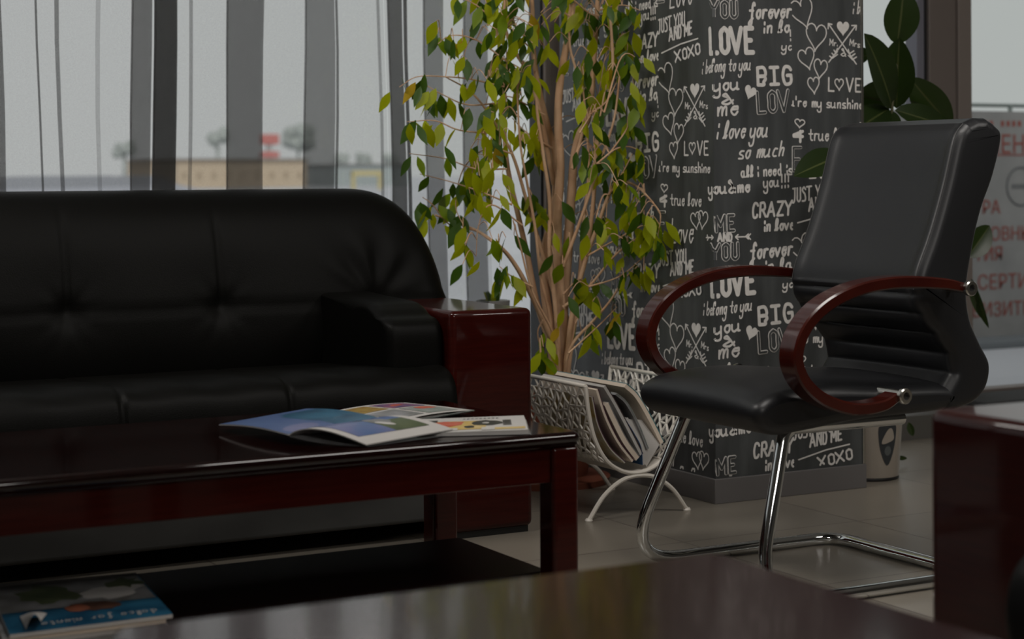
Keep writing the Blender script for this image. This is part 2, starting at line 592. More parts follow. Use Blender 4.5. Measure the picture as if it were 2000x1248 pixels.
# ------------------------------------------------------------------ the pillar with its lettered wallpaper
PX0, PX1, PY0 = 3.23, 3.799, 4.581
PY1 = 5.50
GLY = {
    'L': ['-19 13 53'], 'O': ['~39 18 16 14 33 54 56 58 39'], 'V': ['-09 33 69'], 'E': ['-59 19 13 53', '-16 46'],
    'Y': ['-09 36 69', '-36 33'], 'U': ['~19 16 14 33 54 56 59'], 'M': ['-13 19 45 79 73'], 'A': ['-03 39 63', '-15 55'],
    'N': ['-13 19 63 69'], 'D': ['~19 39 57 55 43 13', '-19 13'], 'C': ['~58 49 29 17 15 23 43 54'],
    'R': ['-13 19', '~19 49 57 46 16', '-36 63'], 'Z': ['-19 69 13 63'], 'J': ['~59 55 43 23 14', '-39 69'],
    'S': ['~58 39 18 27 46 54 43 13'], 'T': ['-09 69', '-39 33'], 'B': ['-13 19', '~19 49 57 46 16', '~16 46 55 44 43 13'],
    'I': ['-39 33', '-19 59', '-13 53'], 'G': ['~58 49 29 17 15 23 43 54 56', '-36 56'], 'X': ['-09 63', '-69 03'],
    'a': ['~46 26 15 14 23 33 44', '-46 43 53'], 'b': ['-19 13', '~15 36 55 44 33 13'], 'c': ['~46 26 14 23 43'],
    'd': ['~46 26 15 14 23 33 44', '-49 43 53'], 'e': ['-15 45', '~45 46 36 26 15 14 23 33 44'], 'f': ['~58 49 38 35 33 31 20 11 22 43', '-16 46'],
    'g': ['~46 26 15 14 23 33 44', '~46 43 41 30 10 01'], 'h': ['-19 13', '~14 26 46 44 43'], 'i': ['-15 13', '-18 17'],
    'l': ['~03 25 38 29 17 14 23 34'], 'm': ['-16 13', '~14 26 36 34 33', '~34 46 56 54 53'], 'n': ['-16 13', '~14 26 46 44 43'],
    'o': ['~36 26 15 14 23 33 44 45 46 36'], 'r': ['-16 13', '~14 26 46'], 's': ['~46 26 15 44 43 13'], 't': ['~28 24 33 43', '-06 46'],
    'u': ['~06 04 13 23 44', '-46 43 53'], 'v': ['-06 23 46'], 'w': ['-06 13 35 53 66'], 'y': ['~06 04 13 23 44', '~46 43 41 30 10 01'],
    "'": ['-19 17'], '!': ['-29 25', '-23 22'], '&': ['~63 38 29 18 37 46 14 23 43 65'], '.': ['-13 14'], '4': ['-59 06 56', '-49 43'],
}
TILE_TEXT = [
    ('ME', .001, .823, .07, .047, .03, 'o', 0, .012), ('AND', .012, .794, .05, .023, 0, 'b', 0, .007),
    ('YOU', -.014, .736, .1, .048, .02, 'o', 0, .012), ('LOVE', -.02, 1.362, .166, .074, .04, 'b', 0, .0155),
    ('forever', .129, 1.472, .16, .047, .06, 'b', .3, .008), ('in lo', .185, 1.43, .098, .038, .06, 'b', .15, .007),
    ('!!', .283, 1.413, .018, .028, .11, 'b', .1, .005), ('yo', .255, 1.379, .038, .025, .03, 'b', .15, .005),
    ('i belong to you', -.059, 1.302, .194, .04, .07, 'b', .55, .0045), ('BIG', .157, 1.269, .135, .052, .05, 'b', 0, .011),
    ('you', -.002, 1.248, .093, .04, .08, 'b', .1, .007), ('&', .023, 1.208, .047, .031, .06, 'b', .1, .007),
    ('me', .007, 1.173, .08, .047, .07, 'b', .1, .007), ('LOV', .158, 1.183, .125, .063, .07, 'o', 0, .012),
    ('i love you', .007, 1.104, .19, .052, .04, 'b', .5, .006), ('so much', .086, 1.043, .171, .044, .06, 'b', .5, .006),
    ('all i need is', .097, .987, .195, .034, .04, 'b', 0, .0055), ('you!!!', .184, .955, .094, .035, .06, 'b', .1, .0055),
    ('you&me', -.028, .937, .158, .037, .04, 'b', 0, .007), ('CRAZY', .137, .863, .152, .042, .05, 'b', .2, .008),
    ('in love', .183, .821, .114, .035, .04, 'b', .1, .007), ('L', -.16, 1.056, .025, .041, -.02, 'b', 0, .006),
    ('VE', -.085, 1.056, .055, .041, -.02, 'b', 0, .006),
    ("u're my sunshine", -.31, 1.007, .289, .03, -.02, 'b', 0, .005), ('true love', -.235, .901, .167, .039, -.01, 'b', .05, .005),
    ('Love', -.237, .782, .124, .074, .05, 'b', .35, .006), ('JUST YOU', -.306, 1.442, .156, .042, .1, 'b', .25, .006),
    ('AND ME', -.236, 1.415, .125, .038, .11, 'b', .25, .007), ('XOXO', -.203, 1.347, .135, .032, .14, 'b', 0, .007),
    ('Mr.', -.153, 1.2, .033, .019, -.09, 'b', 0, .0035), ('Mrs', -.073, 1.202, .041, .019, -.15, 'b', 0, .0035),
    ('&', -.109, 1.169, .022, .022, -.14, 'b', 0, .004), ('E', -.303, .806, .038, .072, 0, 'o', 0, .01),
    ('4', -.305, .897, .046, .032, -.02, 'b', 0, .01),
]
TILE_HEART = [
    (-.255, 1.294, .092, .097, .35, 'l'), (-.204, 1.221, .085, .086, -.1, 'l'), (-.239, 1.153, .068, .068, .3, 'l'),
    (-.188, 1.122, .056, .063, -.15, 'l'), (-.214, 1.071, .048, .052, .1, 'l'), (-.097, 1.252, .053, .047, 0, 'f'),
    (.133, 1.244, .047, .044, -.35, 'f'), (-.095, .853, .055, .053, .15, 'l'), (-.06, .856, .054, .056, -.15, 'l'),
    (-.27, .952, .041, .026, -.1, 'l'), (-.281, .926, .047, .023, 0, 'f'), (-.113, 1.076, .036, .036, 0, 'l'),
]
TILE_LINE = [
    [(-.155, 1.267), (-.044, 1.143)], [(-.045, 1.265), (-.154, 1.146)], [(-.28, 1.379), (-.174, 1.401), (-.079, 1.412)],
    [(-.156, 1.251), (-.155, 1.267), (-.141, 1.265)], [(-.062, 1.264), (-.043, 1.265), (-.045, 1.251)],
    [(-.151, 1.165), (-.14, 1.159), (-.12, 1.171)], [(-.142, 1.174), (-.134, 1.168), (-.12, 1.18)],
    [(-.134, 1.184), (-.128, 1.177), (-.12, 1.19)], [(-.076, 1.169), (-.06, 1.156), (-.043, 1.165)],
    [(-.076, 1.179), (-.065, 1.166), (-.049, 1.175)], [(-.076, 1.188), (-.071, 1.175), (-.054, 1.184)],
    [(-.04, .804), (-.003, .805)], [(-.012, .811), (-.003, .805), (-.012, .799)], [(-.036, .812), (-.029, .804), (-.036, .796)],
    [(.079, .805), (.127, .805)], [(.087, .812), (.077, .805), (.087, .797)], [(.133, .813), (.123, .805), (.133, .797)],
    [(.125, .813), (.115, .806), (.125, .798)],
]
SEAM0, STRIP, PERIOD = -0.301, 0.593, 0.735
UMAX, UMIN, VMIN, VMAX = PX1 - PX0, -(PY1 - PY0), 0.078, 2.99


def glyph_strokes(text, slant):
    out, x = [], 0.0
    for ch in text:
        if ch == ' ':
            x += 4
            continue
        wmax = 0
        for s in GLY[ch]:
            pts = [(int(p[0]), int(p[1])) for p in s[1:].split()]
            wmax = max(wmax, max(p[0] for p in pts))
            q = [Vector((x + p[0] + slant * (p[1] - 3), p[1] - 3, 0)) for p in pts]
            if s[0] == '~':
                q = catmull(q, 5)
            else:
                qq = [q[0]]
                for a, bb in zip(q, q[1:]):
                    for k in range(1, 5):
                        qq.append(a.lerp(bb, k / 4))
                q = qq
            out.append([(p.x, p.y) for p in q])
        x += wmax + 1.5
    return out, x - 1.5


def tile_polylines():
    """All strokes of one wallpaper repeat as (points, width, layer)."""
    res = []
    for (t, u0, v0, w, h, rot, st, sl, wt) in TILE_TEXT:
        strokes, tw = glyph_strokes(t, sl)
        kx, ky = w / tw, h / 6
        cr_, sr = cos(rot), sin(rot)
        for s in strokes:
            pl = []
            for (a, c) in s:
                a, c = a * kx, c * ky
                pl.append((u0 + a * cr_ - c * sr, v0 + a * sr + c * cr_))
            res.append((pl, wt, 0))
            if st == 'o':
                res.append((pl, wt * 0.56, 1))
    for (u, v, w, h, tilt, st) in TILE_HEART:
        pl = []
        for k in range(29):
            t = 2 * pi * k / 28
            a = 16 * sin(t) ** 3 / 34
            c = (13 * cos(t) - 5 * cos(2 * t) - 2 * cos(3 * t) - cos(4 * t) + 2.5) / 29
            a, c = a * w, c * h
            pl.append((u + a * cos(tilt) - c * sin(tilt), v + a * sin(tilt) + c * cos(tilt)))
        res.append((pl, 0.0042, 2 if st == 'f' else 0))
    for pl in TILE_LINE:
        q = []
        for a, c in zip(pl, pl[1:]):
            for k in range(12):
                q.append((a[0] + (c[0] - a[0]) * k / 12, a[1] + (c[1] - a[1]) * k / 12))
        q.append(pl[-1])
        res.append((q, 0.0045, 0))
    return res


def wall_pt(u, v, off):
    if u >= 0:
        return Vector((PX0 + u, PY0 - off, v))
    return Vector((PX0 - off, PY0 - u, v))


pil = MB()
pil.box((PX0, PY0, -0.02), (PX1, PY1, CZ))
OFFS = {0: 0.0008, 1: 0.0026, 2: 0.0008}
STEP = [0]


def next_off(layer):
    """Every stroke of chalk lies a hair above the last, so that crossing strokes never coincide."""
    STEP[0] = (STEP[0] + 1) % 40
    return OFFS[layer] + 0.00004 * STEP[0]


def ribbon(pl, width, layer):
    mi = 0 if layer == 1 else 1
    if layer == 2:
        off = next_off(2)
        pil.add([wall_pt(u, v, off) for (u, v) in pl[:-1]], [tuple(range(len(pl) - 1))], 1)
        return
    h = width / 2
    # split at sharp corners; each piece and each round joint gets its own height
    pieces, cur = [], [pl[0]]
    for i in range(1, len(pl)):
        cur.append(pl[i])
        if i < len(pl) - 1:
            a, b_, c = pl[i - 1], pl[i], pl[i + 1]
            d1, d2 = (b_[0] - a[0], b_[1] - a[1]), (c[0] - b_[0], c[1] - b_[1])
            l1, l2 = math.hypot(*d1), math.hypot(*d2)
            if l1 > 0 and l2 > 0 and (d1[0] * d2[0] + d1[1] * d2[1]) < 0.75 * l1 * l2:
                pieces.append(cur)
                cur = [pl[i]]
    pieces.append(cur)
    joints = [p[0] for p in pieces] + [pl[-1]]
    for pc in pieces:
        off = next_off(layer)
        n = len(pc)
        vs, fs = [], []
        for i, (u, v) in enumerate(pc):
            a, c = pc[max(i - 1, 0)], pc[min(i + 1, n - 1)]
            tx, ty = c[0] - a[0], c[1] - a[1]
            l = sqrt(tx * tx + ty * ty) or 1
            nx, ny = -ty / l * h, tx / l * h
            vs += [(u + nx, v + ny), (u - nx, v - ny)]
            if i:
                k = 2 * i
                fs.append((k - 2, k - 1, k + 1, k))
        pil.add([wall_pt(u, v, off) for (u, v) in vs], fs, mi)
    for (u, v) in joints:
        if u >= 0 and u - h < 0 or u < 0 and u + h > 0:
            continue
        off = next_off(layer)
        pil.add([wall_pt(u + h * cos(pi * k / 6), v + h * sin(pi * k / 6), off) for k in range(12)], [tuple(range(12))], mi)


TP = tile_polylines()
for strip in (-2, -1, 0, 1):
    du = strip * STRIP
    lo, hi = max(UMIN, SEAM0 + du), min(UMAX, SEAM0 + STRIP + du)
    for rep in (-2, -1, 0, 1, 2, 3):
        dv = rep * PERIOD + (0.2 * strip if strip >= -1 else -0.37)
        for (pl, w, layer) in TP:
            pl2 = [(u + du, v + dv) for (u, v) in pl]
            if layer == 2:
                if all(lo < u < hi and VMIN < v < VMAX for (u, v) in pl2) and (pl2[0][0] > 0) == (min(p[0] for p in pl2) > 0) == (max(p[0] for p in pl2) > 0):
                    ribbon(pl2, w, layer)
                continue
            run = []
            for p in pl2 + [None]:
                ok = p is not None and lo < p[0] < hi and VMIN + w / 2 < p[1] < VMAX
                if ok and run and (run[-1][0] >= 0) != (p[0] >= 0):
                    ok2 = False
                else:
                    ok2 = ok
                if ok2:
                    run.append(p)
                else:
                    if len(run) > 1:
                        ribbon(run, w, layer)
                    run = [p] if ok else []
pillar = struct(pil.build('wall_pillar', ['chalkboard', 'chalk'], origin=(PX0, PY0, 0), fix=False, smooth=False))
b = MB()
b.box((PX0 - 0.008, PY0 - 0.008, 0), (PX1 + 0.008, PY1, 0.075), 0.002)
struct(b.build('baseboard_pillar', 'plinth'))
b = MB()
b.box((PX1 - 0.004, PY0 - 0.006, 0.075), (PX1 + 0.006, PY0 + 0.006, 2.99), 0.002)
struct(b.build('trim_3', 'bolt'))


# ------------------------------------------------------------------ curtains
def curtain(name, label, bands, xs, xe, y, seed):
    """bands: (x0, x1, layers) where the cloth doubles back on itself; plain cloth in between."""
    rnd = random.Random(seed)
    line = []
    x = xs
    for (a, c, n) in bands:
        m = max(2, int((a - x) / 0.03))
        for k in range(m):
            xx = x + (a - x) * k / m
            line.append((xx, y + 0.012 * sin(xx * 23 + seed), 0.0))
        wl = c - a
        if wl > 0.03:      # a tight tuck at the near edge of a wide fold
            for k in range(4):
                line.append((a + (0.004 if k % 2 else 0.0), y - 0.0065 + 0.0004 * k, 1.0))
        for k in range(n):
            p, q = (a, c) if k % 2 == 0 else (c, a)
            yy = y - 0.005 + 0.010 * k / max(1, n - 1)
            jit = wl * 0.006
            line.append((p + rnd.uniform(-jit, jit), yy - 0.0003, 1.0))
            line.append(((p + q) / 2, yy, 1.0))
            line.append((q + rnd.uniform(-jit, jit), yy + 0.0003, 1.0))
        x = c
    m = max(2, int((xe - x) / 0.03))
    for k in range(m + 1):
        xx = x + (xe - x) * k / m
        line.append((xx, y + 0.012 * sin(xx * 23 + seed), 0.0))
    nz = 14
    mb = MB()
    vs, fs = [], []
    for (xx, yy, w_) in line:
        for j in range(nz):
            z = 0.10 + (2.92 - 0.10) * j / (nz - 1)
            dx = (0.010 * sin(z * 2.1 + xx * 5) + 0.004 * sin(z * 5 + xx * 11))
            vs.append((xx + dx, yy + 0.006 * sin(z * 1.7 + xx * 3), z))
    n = len(line)
    for i in range(n - 1):
        for j in range(nz - 1):
            fs.append((i * nz + j, (i + 1) * nz + j, (i + 1) * nz + j + 1, i * nz + j + 1))
    mb.add(vs, fs)
    o = mb.build(name, 'sheer', origin=((xs + xe) / 2, y, 0.1), sharp=80, fix=False)
    return tag(o, label, 'curtain', 'sheer curtains along the window')


def cx(px):
    return at(px, 200, Y=5.46).x


def bands(lst):
    return [(cx(a), cx(c), n) for (a, c, n) in lst]


curtain('curtain', 'sheer grey curtain hanging behind the sofa, with wide dark folds',
        [(-0.6, -0.52, 7), (-0.1, 0.0, 7), (0.5, 0.6, 9), (0.95, 1.02, 7)] +
        bands([(-22, 4, 9), (76, 80, 9), (116, 124, 7), (196, 203, 3), (262, 300, 9), (305, 348, 17), (372, 378, 5),
               (443, 512, 8 + 1), (590, 648, 7), (651, 655, 9), (738, 743, 5)]), -1.2, cx(752), 5.46, 1)
curtain('curtain', 'sheer grey curtain hanging behind the leafy ficus, narrow and loose',
        bands([(757, 786, 11), (790, 796, 13), (828, 866, 7), (905, 951, 7)]), cx(753), cx(958), 5.45, 5)
b = MB()
b.tube([(-1.3, 5.455, 2.955), (3.2, 5.455, 2.955)], 0.015, 10)
b.box((-1.3, 5.44, 2.915), (3.2, 5.47, 2.957))
tag(b.build('curtain_rail', 'bolt', origin=(1, 5.455, 2.955)), 'metal rail under the ceiling carrying the sheer curtains', 'curtain rail')


# ------------------------------------------------------------------ sofa and armchair of one family
def puffy(xs, prof, disp=None, rx=0.06, top=None):
    """Closed profile [(y, z)] swept along x with rounded ends; top(x) scales heights; disp(x, y, z) moves the skin in y and z."""
    mb = MB()
    n = len(prof)
    cy = sum(p[0] for p in prof) / n
    cz = sum(p[1] for p in prof) / n
    xa, xb = xs[0], xs[-1]
    vs, fs = [], []
    for x in xs:
        d = min(x - xa, xb - x)
        ins = 0.0
        if d < rx:
            ins = rx - sqrt(max(0, rx * rx - (rx - d) ** 2))
        for (y, z) in prof:
            dy, dz = y - cy, z - cz
            L = sqrt(dy * dy + dz * dz) or 1
            k = max(0.02, 1 - ins / L)
            yy, zz = cy + dy * k, cz + dz * k
            if top:
                yy, zz = top(x, yy, zz)
            if disp:
                ay, az = disp(x, yy, zz)
                yy, zz = yy + ay, zz + az
            vs.append((x, yy, zz))
    N = len(xs)
    for i in range(N - 1):
        for k in range(n):
            l = (k + 1) % n
            fs.append((i * n + k, i * n + l, (i + 1) * n + l, (i + 1) * n + k))
    fs.append(tuple(range(n)))
    fs.append(tuple((N - 1) * n + k for k in range(n)))
    mb.add(vs, fs)
    return mb


def lins(a, c, n):
    return [a + (c - a) * i / (n - 1) for i in range(n)]


def ends(a, c, n, r, m=8):
    return [a + r * (1 - cos(pi / 2 * k / m)) for k in range(m)] + lins(a + r, c - r, n) + [c - r + r * sin(pi / 2 * k / m) for k in range(1, m + 1)]


def seat_unit(name, label, cat, length, tufts, zt, bulge=1.0):
    root = thing(name, label, cat, (0, 0, 0))
    H2 = length / 2
    AW = 0.258
    inn = H2 - AW
    # base panel
    mb = MB()
    mb.box((-inn, 0.03, 0.052), (inn, 0.76, 0.285), 0.012, 3)
    mb.build('base', 'leather_grey', root)
    # wooden arms, each on a dark foot
    for s in (-1, 1):
        xa, xb = sorted((s * H2, s * inn))
        mb = MB()
        mb.box((xa, 0, 0.016), (xb, 0.80, 0.626), 0.018, 4)
        arm = mb.build('armrest', 'mahogany', root)
        mb = MB()
        mb.box((xa + 0.01, 0.012, 0.0), (xb - 0.012, 0.79, 0.018))
        mb.build('foot', 'dark', arm)
        mb = MB()
        prof = catmull([(0.035, 0.36, 0), (0.03, 0.50, 0), (0.035, 0.575, 0), (0.060, 0.602, 0), (0.10, 0.612, 0), (0.14, 0.632, 0), (0.2, 0.646, 0), (0.40, 0.652, 0), (0.56, 0.655, 0), (0.62, 0.63, 0), (0.64, 0.5, 0), (0.64, 0.36, 0)], 5)
        pa, pb = sorted((s * inn, s * (inn - 0.17)))
        if s > 0:
            pb -= 0.001
        else:
            pa += 0.001
        puffy(ends(pa, pb, 6, 0.03), [(p.x, p.y) for p in prof], rx=0.03).build('arm_pad', 'leather', root)
    # seat cushion with a rolled front and two seams
    prof = catmull([(-0.045, 0.275, 0), (-0.066, 0.33, 0), (-0.068, 0.39, 0), (-0.05, 0.445, 0), (0.0, 0.474, 0), (0.09, 0.478, 0),
                    (0.3, 0.462, 0), (0.55, 0.445, 0), (0.62, 0.40, 0), (0.60, 0.30, 0), (0.3, 0.275, 0), (0.08, 0.272, 0)], 6, True)
    seams = [(a + c) / 2 for a, c in zip(tufts, tufts[1:])] if len(tufts) > 1 else []
    seams = [t - 0.02 for t in tufts[1:-1]] + seams[:1]

    def dseat(x, y, z):
        q = 0
        for sx_ in seams:
            q += exp(-((x - sx_) / 0.009) ** 2) * 0.007
        w = 0.0025 * sin(x * 31 + 2 * sin(y * 14)) * exp(-((y - 0.02) / 0.12) ** 2)
        return (q * 0.8 if y < 0.02 else 0, -q * 0.5 + w if z > 0.36 else 0)
    xs = ends(-inn + 0.003, inn - 0.003, int(length * 150), 0.028)
    puffy(xs, [(p.x * bulge if p.x < 0 else p.x, p.y) for p in prof], dseat, 0.03).build('seat_cushion', 'leather', root, sharp=80)
    # backrest
    prof = catmull([(0.53, 0.36, 0), (0.50, 0.43, 0), (0.485, 0.52, 0), (0.492, 0.62, 0), (0.515, 0.72, 0), (0.545, 0.82, 0), (0.585, 0.90, 0), (0.64, 0.95, 0),
                    (0.71, 0.957, 0), (0.775, 0.93, 0), (0.81, 0.86, 0), (0.822, 0.7, 0), (0.822, 0.5, 0), (0.82, 0.36, 0)], 7, True)
    bx = H2 + 0.012

    def btop(x, y, z):
        d = bx - abs(x)
        rr = 0.30
        if d < rr:
            k = sqrt(max(0.0, 1 - ((rr - d) / rr) ** 2.6))
            lim = 0.62 + (0.957 - 0.62) * k
            if z > 0.62:
                z = 0.62 + (z - 0.62) * (lim - 0.62) / (0.957 - 0.62)
        if z < 0.63:
            t = min(1, (0.63 - z) / 0.05)
        return (y, z)

    def dback(x, y, z):
        if y > 0.68:
            return (0, 0)
        dy = 0.0
        for t in tufts:
            r2 = (x - t) ** 2 + (z - zt) ** 2
            r = sqrt(r2)
            ang = atan2(z - zt, x - t)
            edge = abs(t) > inn - 0.1
            dy += 0.015 * exp(-r2 / 0.0014) + 0.010 * exp(-r2 / 0.02)
            amp = 0.005 * (0.1 + 0.85 * max(0.0, sin(ang) * (1 if abs(ang - 1.4) < 1.2 else 0))) if edge else 0.0009
            reach = 0.13 if edge else 0.06
            dy += amp * sin(ang * 9 + 1.3 * t) * exp(-((r - reach) / (0.07 if edge else 0.045)) ** 2)
            if z > zt and not edge:
                dy += 0.0045 * exp(-((x - t) / 0.010) ** 2) * min(1, (0.93 - z) / 0.1 if z < 0.93 else 0)
        dy += 0.004 * exp(-((z - zt) / 0.012) ** 2)
        return (dy, 0)
    xs = ends(-bx, bx, int(length * 130), 0.09, 10)
    puffy(xs, [(p.x, p.y) for p in prof], dback, 0.09, btop).build('backrest', 'leather', root, sharp=80)
    return root


SL = 2.20
sx0 = 2.543 - SL / 2
t_loc = [at(135, 612, Y=4.98).x - sx0, at(437, 603, Y=4.98).x - sx0, at(738, 585, Y=4.98).x - sx0]
tufts = [-t_loc[2], t_loc[0] - 0.46, t_loc[0], t_loc[1], t_loc[2]]
sofa = seat_unit('sofa', 'wide black leather sofa with wooden arms under the sheer curtains', 'sofa', SL, tufts, 0.625)
sofa.location = (sx0, 4.485, 0)
chair2 = seat_unit('armchair', 'dark red wood armchair arm and black seat at the edge of the near table', 'armchair', 1.0, [-0.16, 0.16], 0.625, 1.5)
chair2.location = (1.984, 2.235 - 0.5, 0)
chair2.rotation_euler = (0, 0, -pi / 2)


# ------------------------------------------------------------------ tables
def table_top(mb, x0, y0, x1, y1, z0, z1, corner=0.02):
    """A top with rounded vertical corners and a moulded edge, built as stacked outlines."""
    def ring(ins, z):
        r = max(0.004, corner - ins)
        pts = []
        for (cx_, cy_, a0) in ((x1 - ins - r, y1 - ins - r, 0), (x0 + ins + r, y1 - ins - r, pi / 2), (x0 + ins + r, y0 + ins + r, pi), (x1 - ins - r, y0 + ins + r, 1.5 * pi)):
            for k in range(7):
                a = a0 + pi / 2 * k / 6
                pts.append((cx_ + r * cos(a), cy_ + r * sin(a), z))
        return pts
    h = z1 - z0
    prof = [(0.008, z0), (0.004, z0 + h * 0.12), (0.0045, z0 + h * 0.3), (0.001, z0 + h * 0.42), (0, z0 + h * 0.6), (0.002, z0 + h * 0.8), (0.006, z0 + h * 0.93), (0.012, z1)]
    rings = [ring(i, z) for (i, z) in prof]
    n = len(rings[0])
    vs = [p for r in rings for p in r]
    fs = [(i * n + k, i * n + (k + 1) % n, (i + 1) * n + (k + 1) % n, (i + 1) * n + k) for i in range(len(rings) - 1) for k in range(n)]
    fs += [tuple(range(n - 1, -1, -1)), tuple((len(rings) - 1) * n + k for k in range(n))]
    mb.add(vs, fs)


def coffee_table(name, label, x0, y0, x1, y1, zt, shelf=True, corner=0.02, apron=0.075, top='table_black'):
    root = thing(name, label, 'table', ((x0 + x1) / 2, (y0 + y1) / 2, 0))
    mb = MB()
    table_top(mb, x0, y0, x1, y1, zt - 0.031, zt, corner)
    mb.build('tabletop', top, root)
    i, lw = 0.006, 0.064
    for (px, py) in ((x0 + i, y0 + i), (x1 - i - lw, y0 + i), (x0 + i, y1 - i - lw), (x1 - i - lw, y1 - i - lw)):
        mb = MB()
        mb.box((px, py, 0), (px + lw, py + lw, zt - 0.0305), 0.009, 3)
        mb.build('leg', 'mahogany', root)
    a0, a1 = zt - 0.031 - apron, zt - 0.0305
    e = i + 0.010
    for (p, q) in (((x0 + i + lw, y0 + e, a0), (x1 - i - lw, y0 + e + 0.02, a1)), ((x0 + i + lw, y1 - e - 0.02, a0), (x1 - i - lw, y1 - e, a1)),
                   ((x0 + e, y0 + i + lw, a0), (x0 + e + 0.02, y1 - i - lw, a1)), ((x1 - e - 0.02, y0 + i + lw, a0), (x1 - e, y1 - i - lw, a1))):
        mb = MB()
        mb.box(p, q, 0.002)
        mb.build('apron', 'mahogany', root)
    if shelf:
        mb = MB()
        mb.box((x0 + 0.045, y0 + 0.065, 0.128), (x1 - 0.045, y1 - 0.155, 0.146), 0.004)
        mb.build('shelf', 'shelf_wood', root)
    return root


coffee_table('coffee_table', 'long low polished mahogany table with a lower shelf, standing before the sofa', 0.62, 3.372, 2.033, 4.014, 0.45)
coffee_table('side_table', 'near polished wooden table top with rounded corner, out of focus beside the armchair', 0.648, 1.52, 1.556, 2.205, 0.45, False, 0.035, top='mahogany_top')


# ------------------------------------------------------------------ magazines lying on the table
def quadpt(A, B_, C_, D_, s, t):
    return A.lerp(B_, s).lerp(D_.lerp(C_, s), t)


def patch(mb, A, B_, C_, D_, s0, s1, t0, t1, mi, up=0.0006, n=1, fn=None):
    """A printed rectangle following the page."""
    f = fn or (lambda s, t: quadpt(A, B_, C_, D_, s, t))
    n = max(n, 12)
    m = 10
    vs, fs = [], []
    for i in range(n + 1):
        for j in range(m + 1):
            p = f(s0 + (s1 - s0) * i / n, t0 + (t1 - t0) * j / m)
            vs.append(p + Vector((0, 0, 0.0003 + up * 0.4)))
    for i in range(n):
        for j in range(m):
            a = i * (m + 1) + j
            fs.append((a, a + m + 1, a + m + 2, a + 1))
    mb.add(vs, fs, mi)


def blob(mb, f, s, t, ds, dt, mi, up, rot=0.0, n=16, jag=0.0, rnd=None):
    """A printed rounded shape following the page."""
    rr_ = [1 + (rnd.uniform(-jag, jag) if rnd else 0) for _ in range(n)]
    rings = 4
    vs, fs = [f(s, t) + Vector((0, 0, 0.0003 + up * 0.4))], []
    for q in range(1, rings + 1):
        for k in range(n):
            a = 2 * pi * k / n
            x, y = ds * cos(a) * rr_[k] * q / rings, dt * sin(a) * rr_[k] * q / rings
            vs.append(f(s + x * cos(rot) - y * sin(rot), t + x * sin(rot) + y * cos(rot)) + Vector((0, 0, 0.0003 + up * 0.4)))
    for k in range(n):
        l = (k + 1) % n
        fs.append((0, 1 + k, 1 + l))
        for q in range(rings - 1):
            fs.append((1 + q * n + k, 1 + (q + 1) * n + k, 1 + (q + 1) * n + l, 1 + q * n + l))
    mb.add(vs, fs, mi)


TZ = 0.45
rnd = random.Random(4)
# the blue magazine lying open
A = Vector((1.366, 3.782, TZ + 0.014))
Bp = Vector((1.418, 3.511, TZ + 0.021))
E_ = Vector((1.539, 3.399, TZ + 0.006))
F_ = Vector((1.767, 3.460, TZ + 0.014))
ab, ef = Bp - A, F_ - E_
C_ = Bp + ef
D_ = A + ef
mag = thing('magazine', 'open magazine with deep blue pages, one leaf curling up, on the coffee table', 'magazine', (1.55, 3.6, TZ), 'magazines on the coffee table')


def left_page(s, t):
    p = quadpt(A, Bp, C_, D_, s, t)
    p.z += 0.010 * sin(pi * s) * 0.6 + 0.004 * t
    return p


def right_page(s, t):
    p = quadpt(Bp, E_, F_, C_, s, t)
    p.z += (0.019 - 0.004 * t) * sin(pi * min(1, s ** 0.72))
    return p


def under_page(s, t):
    p = quadpt(Bp, E_ + Vector((0.004, 0.0, 0)), F_, C_, s, t)
    k = (1 - s) ** 2.4
    p.z = TZ + 0.002 + (Bp.z - 0.003 - TZ - 0.002) * k
    return p


for (nm, f, mats, lab) in (('left_page', left_page, ['paper', 'p_blue', 'p_teal', 'p_lilac'], 'blue printed page'), ('right_page', right_page, ['paper', 'p_lilac', 'p_olive', 'p_grey', 'p_blue', 'p_white'], 'white bordered page with a blue photo')):
    mb = MB()
    mb.grid(lambda u, v: f(u, v), 24, 8)
    mb.grid(lambda u, v: f(u, v) - Vector((0, 0, 0.0022)), 24, 8)
    n0 = 24 * 8
    rim = [i * 8 for i in range(24)] + [23 * 8 + j for j in range(1, 8)] + [i * 8 + 7 for i in range(22, -1, -1)] + [j for j in range(6, 0, -1)]
    k = len(rim)
    for a in range(k):
        mb.f.append((rim[a], rim[(a + 1) % k], rim[(a + 1) % k] + n0, rim[a] + n0))
        mb.m.append(0)
    if nm == 'left_page':
        patch(mb, A, Bp, C_, D_, 0.0, 0.985, 0.0, 1.0, 1, 0.0008, 20, f)
        patch(mb, A, Bp, C_, D_, 0.15, 0.985, 0.55, 1.0, 2, 0.0014, 18, f)
        blob(mb, f, 0.5, 0.55, 0.25, 0.10, 2, 0.0014, 0.2, 18, 0.15, rnd)
        blob(mb, f, 0.85, 0.25, 0.12, 0.2, 3, 0.0013, 0.2, 18)
    else:
        patch(mb, Bp, E_, F_, C_, 0.03, 0.80, 0.09, 0.90, 1, 0.0010, 20, f)
        patch(mb, Bp, E_, F_, C_, 0.42, 0.80, 0.52, 0.90, 2, 0.0016, 14, f)
        patch(mb, Bp, E_, F_, C_, 0.03, 0.42, 0.62, 0.90, 4, 0.0015, 14, f)
        blob(mb, f, 0.42, 0.62, 0.14, 0.10, 3, 0.0021, 0.3, 18, 0.1, rnd)
        blob(mb, f, 0.55, 0.60, 0.10, 0.04, 5, 0.0025, 0.5, 16, 0.1, rnd)
        blob(mb, f, 0.30, 0.50, 0.05, 0.015, 2, 0.0022, 0.8, 14)
    mb.build(nm, mats, mag)
mb = MB()
mb.grid(lambda u, v: under_page(u, v), 20, 5)
